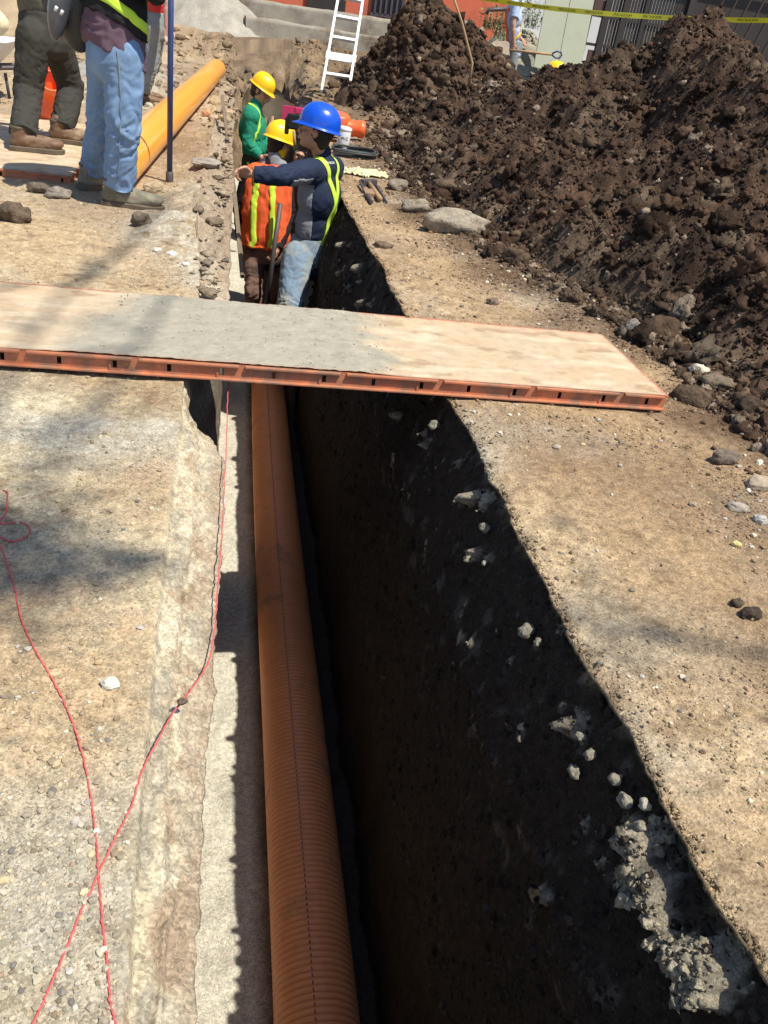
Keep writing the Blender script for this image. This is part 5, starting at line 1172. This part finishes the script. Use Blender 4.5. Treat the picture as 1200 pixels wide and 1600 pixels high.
# vest
g = Geo(); H_ = np.linalg.norm(sh - hip)
loft(g, [(hip + up * .045, .190, .150), (hip + up * .10, .200, .158), (hip * .6 + sh * .4, .200, .150), (hip * .3 + sh * .7, .205, .150), (hip * .1 + sh * .9, .205, .135), (sh + up * .045, .170, .10), (sh + up * .075, .10, .07)], R)
V, F = remesh(g, .0095, 3, lambda V: .020 * fbm((V - hip) @ rt * 8, (V - hip) @ fw * 8, (V - hip) @ up * 2.4 + perlin(V[:, 0] * 3, V[:, 1] * 3, V[:, 2] * 3), 4) + .004 * fbm(V[:, 0] * 9, V[:, 1] * 9, V[:, 2] * 9, 3))
mesh_np('vest', V, F, M['orange_vest'], t, smooth=True); vb = bvh(V, F)
for o in (-.085, .075): strap('yellow_stripe', vb, [sh + rt * o + up * .06 - fw * .10, sh + rt * o * 1.05 - fw * .2 - up * .1, hip * .5 + sh * .5 + rt * o - fw * .2, hip + rt * o * 1.05 - fw * .2 + up * .065], .05, M['neon'], t)
strap('edge_trim', vb, [hip - rt * .20 - fw * .06 + up * .07, hip - rt * .12 - fw * .18 + up * .056, hip - fw * .2 + up * .054, hip + rt * .12 - fw * .18 + up * .056, hip + rt * .2 - fw * .06 + up * .07], .016, M['fit'], t, off=.005)
g = Geo(); g.cap(J['nk'] - up * .045 - rt * .07, .045, J['nk'] - up * .045 + rt * .07, .045); g.cap(J['nk'] - up * .03, .062, J['nk'] + up * .02, .055); V, F = remesh(g, .01, 3, folds(.005, 9, 18)); mesh_np('collar', V, F, M['greyknit'], t, smooth=True)
g = Geo(); g.cap(J['hd'] - up * .055, .062, J['hd'] - up * .02, .066); V, F = remesh(g, .01, 2, folds(.004, 12, 18)); mesh_np('neckerchief', V, F, M['hat_yellow'], t, smooth=True)
# iron bar he holds
a_ = at(438, 318, Yb - .22); b_ = at(424, 420, Yb - .22); b_ = b_ + (b_ - a_) * .9; g = Geo(); g.tube([a_, b_], .021, 10); tag(g.build('steel_bar', M['iron'], None, loc=b_, smooth=True), 'dark steel bar held upright beside the orange vest', 'bar')

# ---- green sweatshirt
Yg_ = 9.7; G_ = dict(hipL=at(396, 262, Yg_ - .05), hipR=at(408, 258, Yg_ + .15), kneeL=at(400, 320, Yg_ - .15), kneeR=at(408, 318, Yg_ + .2), shL=at(398, 178, Yg_ + .14), shR=at(392, 178, Yg_ - .14),
    elL=at(412, 222, Yg_ + .2), wrL=at(424, 236, Yg_ + .05), elR=at(386, 224, Yg_ - .18), wrR=at(406, 244, Yg_ - .22), neck=at(402, 162, Yg_), hd=at(408, 143, Yg_))
G_['hipL'] = at(402, 258, Yg_ + .08); G_['hipR'] = at(396, 260, Yg_ - .10)
aL = np.array([G_['kneeL'][0], Yg_ - .1, -1.16]); aR = np.array([G_['kneeR'][0], Yg_ + .2, -1.16])
t, J, R, hip, sh, bv, VF = person('worker in green sweatshirt and yellow helmet deep in the trench, looking down', (G_['hipL'][0], Yg_, -1.25), np.array([.95, -.3, 0]), ankL=aL, ankR=aR, look=np.array([.85, -.45, -.35]), headup=np.array([.2, 0, 1]),
    top='green', bottom='trouser_dark', hat='hat_yellow', hat_s=.93, fold=.016, k=1.05, thick=1.9, **G_)
rt, fw, up = R[:, 0], R[:, 1], R[:, 2]
strap('yellow_strap', bv, [sh + rt * .06 + up * .12 - fw * .04, sh + rt * .13 + fw * .12 - up * .08, hip * .45 + sh * .55 + rt * .16 + fw * .02, hip * .6 + sh * .4 + rt * .2 - fw * .1], .026, M['neon'], t)
strap('yellow_strap', bv, [hip + rt * .2 - fw * .12 + up * .08, hip + rt * .2 + fw * .05 + up * .02, hip + rt * .1 + fw * .2 - up * .02], .026, M['neon'], t)
# shovel blade behind him
c_ = at(427, 163, Yg_ + .35); t2 = thing('shovel', c_, 'earthy shovel with rounded blade up, behind the green-clad worker', 'shovel')
g = Geo(); n = 14; V = []; F = []
for i in range(n + 1):
    u_ = i / n
    for j in range(9):
        v_ = j / 4 - 1; w_ = .115 * (1 - max(0, (u_ - .55) / .45) ** 2.2) ** .5 if u_ > .55 else .115
        if u_ > .995: w_ = .01
        V.append(c_ + np.array([v_ * w_, .02 * v_ * v_ * -1 + .015, -.14 + .30 * u_]))
nn_ = len(V); V = V + [v + np.array([0, .006, 0]) for v in V]
for i in range(n):
    for j in range(8): a_ = i * 9 + j; F.append([a_, a_ + 1, a_ + 10, a_ + 9]); F.append([a_ + nn_, a_ + 9 + nn_, a_ + 10 + nn_, a_ + 1 + nn_])
mesh_np('blade', V, F, M['shovel'], t2, smooth=True); rod('handle', c_ + (0, .01, -.12), c_ + (.05, .1, -1.15), .018, M['wood'], t2)

# ---- jeans, standing at the left edge
Yj = 5.0
fr = onz(196, 326, .0); rr_ = onz(152, 297, .0)
Bj = dict(hipR=at(194, 84, 4.95), hipL=at(166, 86, 5.12), kneeR=at(193, 200, 4.93), kneeL=at(160, 195, 5.22), ankR=np.array([fr[0] - .035, fr[1] + .02, .115]), ankL=np.array([rr_[0] - .02, rr_[1] + .0, .115]))
hipc = (Bj['hipR'] + Bj['hipL']) / 2; shc = hipc + np.array([-.02, .0, .50]); fj = unit(np.array([.92, .30, 0])); rj = unit(np.cross(fj, UP))
Bj.update(shL=shc - rj * .19, shR=shc + rj * .19, elL=shc - rj * .26 + fj * .12 - UP * .22, elR=shc + rj * .26 + fj * .16 - UP * .20, wrL=shc - rj * .12 + fj * .22 - UP * .02, wrR=at(268, -75, 5.5) - fj * .06, neck=shc + UP * .09 + fj * .01, hd=shc + UP * .22 + fj * .03)
t, J, R, hip, sh, bv, VF = person('worker in light blue jeans and black shirt standing left of the trench', (hipc[0], Yj, 0), fj, toe=(np.array([.9, .5, 0]), np.array([1, .0, 0])), floorz_=(.0, .004), look=np.array([.9, .2, -.3]),
    top='black', bottom='jeans', shoes='boot_grey', fold=.015, k=1.06, hem=.06, legw=1.0, hat='hat_yellow', **Bj)
rt, fw, up = R[:, 0], R[:, 1], R[:, 2]
def skirt(zs, rx, ry, slope, fz, seed):
    g = Geo(); loft(g, [(hip + up * z, rx * q, ry * q) for z, q in zs], R, p=2.2)
    def dsp(V): return .012 * fbm((V - hip) @ rt * 9 + seed, (V - hip) @ fw * 9, (V - hip) @ up * fz, 4) + .008 * (1 - 2 * np.abs(perlin((V - hip) @ rt * 7 + seed, (V - hip) @ fw * 7, (V - hip) @ up * 14 + 2 * perlin(V[:, 0] * 6, V[:, 1] * 6, V[:, 2] * 6))))
    V, F = remesh(g, .0085, 2, dsp); h_ = (V - hip) @ up; w_ = np.clip(1 - (h_ - zs[0][0]) / .25, 0, 1); V = V - up[None] * (slope * ((V - hip) @ fw) + .02 * perlin(V[:, 0] * 8, V[:, 1] * 8, 0 * h_ + seed))[:, None] * w_[:, None]
    return V, F
V, F = skirt([(-.01, 1.02), (.05, 1.0), (.12, .97), (.22, .95)], .192, .148, .42, 4, 1); mesh_np('undershirt', V, F, M['purple'], t, smooth=True)
V, F = skirt([(.14, 1.03), (.2, 1.0), (.3, .98), (.42, .98)], .197, .153, .42, 4, 5); mesh_np('overshirt', V, F, M['black'], t, smooth=True); ob = bvh(V, F)
strap('yellow_belt', ob, [hip - fw * .18 + up * .30 + rt * .05, hip + rt * .2 + up * .24 - fw * .05, hip + rt * .17 + fw * .1 + up * .15, hip + fw * .16 + rt * .08 + up * .10], .045, M['neon'], t, off=.007)
strap('yellow_strap', ob, [hip + fw * .15 + rt * .10 + up * .13, hip + fw * .18 + rt * .09 + up * .28, hip + fw * .18 + rt * .08 + up * .40], .045, M['neon_olive'], t, off=.009)
c0 = J['hr'] + np.array([-.02, -.14, .02]); strap('side_seam', TB, [c0, J['kr'] + np.array([0, -.12, 0]), J['ar'] + np.array([.0, -.12, .03])], .007, M['jeans_dusty'], t, off=.0035, th=.001)
# bag on his back
c_ = at(118, 0, 5.1); t2 = thing('backpack', at(118, 30, 5.1), 'black bag with a shiny grey side pocket hanging behind the jeans-clad worker', 'bag')
g = Geo(); g.ell(at(122, -8, 5.12), (.13, .12, .26)); g.ell(at(138, 20, 5.15), (.09, .10, .12)); V, F = remesh(g, .01, 4, folds(.008, 8, 8, None, 2)); mesh_np('bag_body', V, F, M['plastic_dark'], t2, smooth=True)
g = Geo(); g.ell(at(93, 2, 5.0), (.052, .05, .18), R=basis(np.array([0, 1, 0]), unit(np.array([.18, 0, 1])))); V, F = remesh(g, .009, 4, folds(.004, 8, 8, None, 2)); mesh_np('side_pocket', V, F, M['clear'], t2, smooth=True)
for x_, y_ in ((86, 17), (95, 23)): g = Geo(); g.tube([at(x_, y_, 4.93), at(x_ + 3, y_ - 7, 4.93)], .008, 8); g.build('buckle', M['alu'], t2, smooth=True)

# ---- dark trousers at far left
A1 = onz(52, 237, .048); A2 = onz(98, 223, .048)
Ak = dict(ankR=np.array([A1[0] - .05, A1[1], .145]), ankL=np.array([A2[0] - .0, A2[1], .145]), kneeR=at(44, 140, 6.35), kneeL=at(112, 135, 6.75), hipR=at(54, 56, 6.35), hipL=at(84, 54, 6.6))
hipc = (Ak['hipR'] + Ak['hipL']) / 2; shc = hipc + np.array([-.05, 0, .50]); fa = unit(np.array([.8, .6, 0])); ra = unit(np.cross(fa, UP))
Ak.update(shL=shc - ra * .19, shR=shc + ra * .19, elL=shc - ra * .26 + fa * .1 - UP * .22, elR=shc + ra * .26 + fa * .08 - UP * .2, wrL=shc - ra * .10 + fa * .24 - UP * .08, wrR=shc + ra * .10 + fa * .24 - UP * .06, neck=shc + UP * .09, hd=shc + UP * .22 + fa * .02)
t, J, R, hip, sh, bv, VF = person('worker in dark trousers, olive shirt and tan boots standing on the far form panel', (hipc[0], 6.5, .075), fa, toe=(np.array([1, .1, 0]), np.array([1, .18, 0])), floorz_=(.049, .049),
    top='olive', bottom='trouser_dark', shoes='boot', fold=.015, k=1.05, hem=-.03, legw=1.04, **Ak)
g = Geo(); g.tube([at(116, 50, 6.28), at(121, 62, 6.26), at(126, 72, 6.28)], .009, 7); g.build('orange_cord', M['fit'], t, smooth=True)

# ---- grey trousers behind the pole
f0 = onz(241, 166, .0); f1 = onz(231, 158, .0); Yc = f0[1]
Ck = dict(ankR=np.array([f0[0] - .12, Yc, .12]), ankL=np.array([f1[0] - .08, Yc + .4, .12]), kneeR=at(235, 104, Yc), kneeL=at(240, 100, Yc + .25), hipR=at(237, 42, Yc), hipL=at(244, 42, Yc + .2))
hipc = (Ck['hipR'] + Ck['hipL']) / 2; shc = hipc + np.array([0, 0, .5]); fa = unit(np.array([1, .25, 0])); ra = unit(np.cross(fa, UP))
Ck.update(shL=shc - ra * .18, shR=shc + ra * .18, elL=shc - ra * .2 + fa * .1 - UP * .25, elR=at(262, 5, Yc - .2), wrL=shc - ra * .22 + fa * .08 - UP * .5, wrR=at(261, 42, Yc - .25), neck=shc + UP * .09, hd=shc + UP * .22)
person('worker in grey trousers and red shirt behind the blue pole, one bare arm hanging', (hipc[0], Yc, 0), fa, floorz_=(.0, .0), top='red', bottom='trouser_grey', fold=.014, k=.98, sleeves=False, hem=-.02, **Ck)

# ---- far worker with the shovel
Yw = 14.6
W = dict(shR=at(806, 10, Yw - .15), shL=at(800, 10, Yw + .15), elR=at(802, 38, Yw - .22), wrR=at(803, 68, Yw - .25), hipR=at(803, 78, Yw - .09), hipL=at(802, 78, Yw + .09), neck=at(808, -3, Yw), hd=at(815, -16, Yw))
hz = W['hipR'][2]; W.update(elL=W['shL'] + (.08, .08, -.26), wrL=W['shL'] + (.25, .0, -.42)); hx = W['hipR'][0]
W.update(kneeR=np.array([hx + .02, Yw - .12, hz - .42]), kneeL=np.array([hx - .05, Yw + .12, hz - .42]), ankR=np.array([hx - .02, Yw - .12, hz - .82]), ankL=np.array([hx - .1, Yw + .12, hz - .82]))
t, J, R, hip, sh, bv, VF = person('far worker in light blue shirt and orange vest carrying a shovel behind the heap', (hx, Yw, hz - .9), np.array([1, -.1, 0]), look=np.array([1, -.1, -.3]), top='ltblue', bottom='trouser_grey', sleeves=False, fold=.012, k=.98, hem=-.05,
    hands=(None, (np.array([0, -.05, -1.0]), np.array([.9, -.2, 0]), 1.1, np.array([0, 1, 0.0]))), **W)
rt, fw, up = R[:, 0], R[:, 1], R[:, 2]
strap('orange_vest_side', bv, [sh - fw * .16 - up * .05, hip * .5 + sh * .5 - fw * .16 + rt * .05, hip - fw * .14 + rt * .06 + up * .05], .10, M['orange_vest'], t)
strap('yellow_trim', bv, [hip * .3 + sh * .7 + fw * .14 + rt * .08, hip * .55 + sh * .45 + fw * .13 + rt * .10, hip * .75 + sh * .25 + rt * .16], .045, M['hat_yellow'], t, off=.009)
p = J['wr'] + np.array([0, -.02, -.10]); a_ = at(796, 78, Yw - .3); b_ = at(862, 85, Yw - .35); t2 = thing('shovel', p, 'shovel with brown blade and blue grip carried level by the far worker', 'shovel')
b_[2] = b_[2]; rod('handle', a_, b_, .019, M['wood'], t2); dd = unit(b_ - a_)
g = Geo(); gr = at(866, 85, Yw - .35); g.tube([gr - dd * .05, gr + dd * .03 + UP * .045, gr + dd * .10 + UP * .04, gr + dd * .12, gr + dd * .10 - UP * .04, gr + dd * .03 - UP * .045, gr - dd * .05], .013, 8); g.build('grip', M['hat_blue'] if False else M['steelblue'], t2, smooth=True)
V = []; n = 12
for i in range(n + 1):
    u_ = i / n; w_ = .12 * (1 - max(0, (u_ - .5) / .5) ** 2.4) ** .5 if u_ > .5 else .12
    if i == n: w_ = .01
    for j in range(9): v_ = j / 4 - 1; V.append(a_ - dd * (.30 * u_) + np.array([0, v_ * w_ * .6, v_ * w_ * .75 + .02 * v_ * v_]))
nn_ = len(V); V += [v + np.array([0, .004, -.005]) for v in V]; F = []
for i in range(n):
    for j in range(8): q_ = i * 9 + j; F.append([q_, q_ + 1, q_ + 10, q_ + 9]); F.append([q_ + nn_, q_ + 9 + nn_, q_ + 10 + nn_, q_ + 1 + nn_])
mesh_np('blade', V, F, M['shovel'], t2, smooth=True)

# ------------------------------------------------------------------ tree beside the street whose boughs shade the ground
tr = np.array([5.6, -5.2, 0.0]); t = thing('street_tree', tr, 'bare-limbed tree beside the street whose boughs throw soft shadows over the sand', 'tree')
sv = SUNV / SUNV[2]
crown_c = np.array([1.6, -3.2, 10.2]); crown_r = np.array([6.6, -2.6, 9.0])
g = Geo(); g.tube([tr - (0, 0, .3), tr + (0, .1, 1.6), tr + (-.4, .6, 3.4), tr + (-.9, 1.2, 5.6), crown_c], [.24, .20, .17, .13, .08], 14); g.tube([tr + (-.4, .6, 3.4), tr + (.4, 1.4, 6.0), crown_r], [.15, .11, .08], 12); g.build('trunk', M['bark'], t, smooth=True)
SH = [([(-60, 800), (0, 822), (60, 850), (150, 862), (262, 872)], 6.6, (.030, .022)), ([(-40, 800), (20, 812), (75, 850)], 6.9, (.045, .030)), ([(150, 400), (95, 480), (30, 560), (-20, 660)], 8.0, (.022, .018)), ([(110, 640), (60, 720), (-30, 800)], 7.5, (.016, .014)), ([(262, 470), (212, 550), (165, 620), (85, 740), (20, 850)], 7.2, (.018, .016)),
      ([(880, 955), (960, 985), (1050, 1000), (1220, 1026)], 7.0, (.020, .026)), ([(270, 300), (215, 370), (130, 440)], 8.2, (.025, .02)), ([(0, 880), (40, 900), (85, 890)], 6.6, (.02, .05))]
for pts, s_, (r0, r1) in SH:
    s_ *= 1.15; r0 *= .85; r1 *= .85; cc_ = crown_r if pts[0][0] > 800 else crown_c
    P_ = [onz(x_, y_, 0) + sv * (s_ + .12 * math.sin(i * 2.1)) for i, (x_, y_) in enumerate(pts)]
    far_ = P_[0] if np.linalg.norm(P_[0] - cc_) < np.linalg.norm(P_[-1] - cc_) else P_[-1]
    if far_ is P_[-1]: P_ = P_[::-1]
    g = Geo(); n_p = len(P_) + 2; g.tube([cc_, cc_ * .5 + P_[0] * .5 + np.array([0, 0, .3])] + P_, list(np.linspace(.06, min(r0, r1), 2)) + list(np.linspace(r0, r1 * .8, len(P_))), 8)
    for i in range(len(P_) - 1):
        for k in range(3):
            a_ = P_[i] + (P_[i + 1] - P_[i]) * random.random(); d = np.array([random.uniform(-1, 1), random.uniform(-1, 1), random.uniform(-.3, .8)]); d = unit(d) * random.uniform(.15, .4); g.tube([a_, a_ + d * .5 + (0, 0, .02), a_ + d], [.009, .007, .004], 5)
    g.build('branch', M['bark'], t, smooth=True)
g = Geo()
for (bx_, by_, s_, n_l, sp) in ((45, 852, 6.8, 50, .09), (8, 885, 6.8, 26, .08), (1100, 1005, 7, 12, .2)):
    c_ = onz(bx_, by_) + sv * s_ * 1.15
    for _ in range(n_l):
        q = c_ + np.array([random.gauss(0, sp), random.gauss(0, sp), random.gauss(0, .2)]); e = unit([random.uniform(-1, 1), random.uniform(-1, 1), random.uniform(-.6, .3)]) * random.uniform(.06, .11); s__ = np.cross(e, unit([random.random(), random.random(), 1])) * .35; g.add([q, q + e * .5 + s__, q + e, q + e * .5 - s__], [[0, 1, 2, 3]])
g.build('crown', M['leaf'], t)
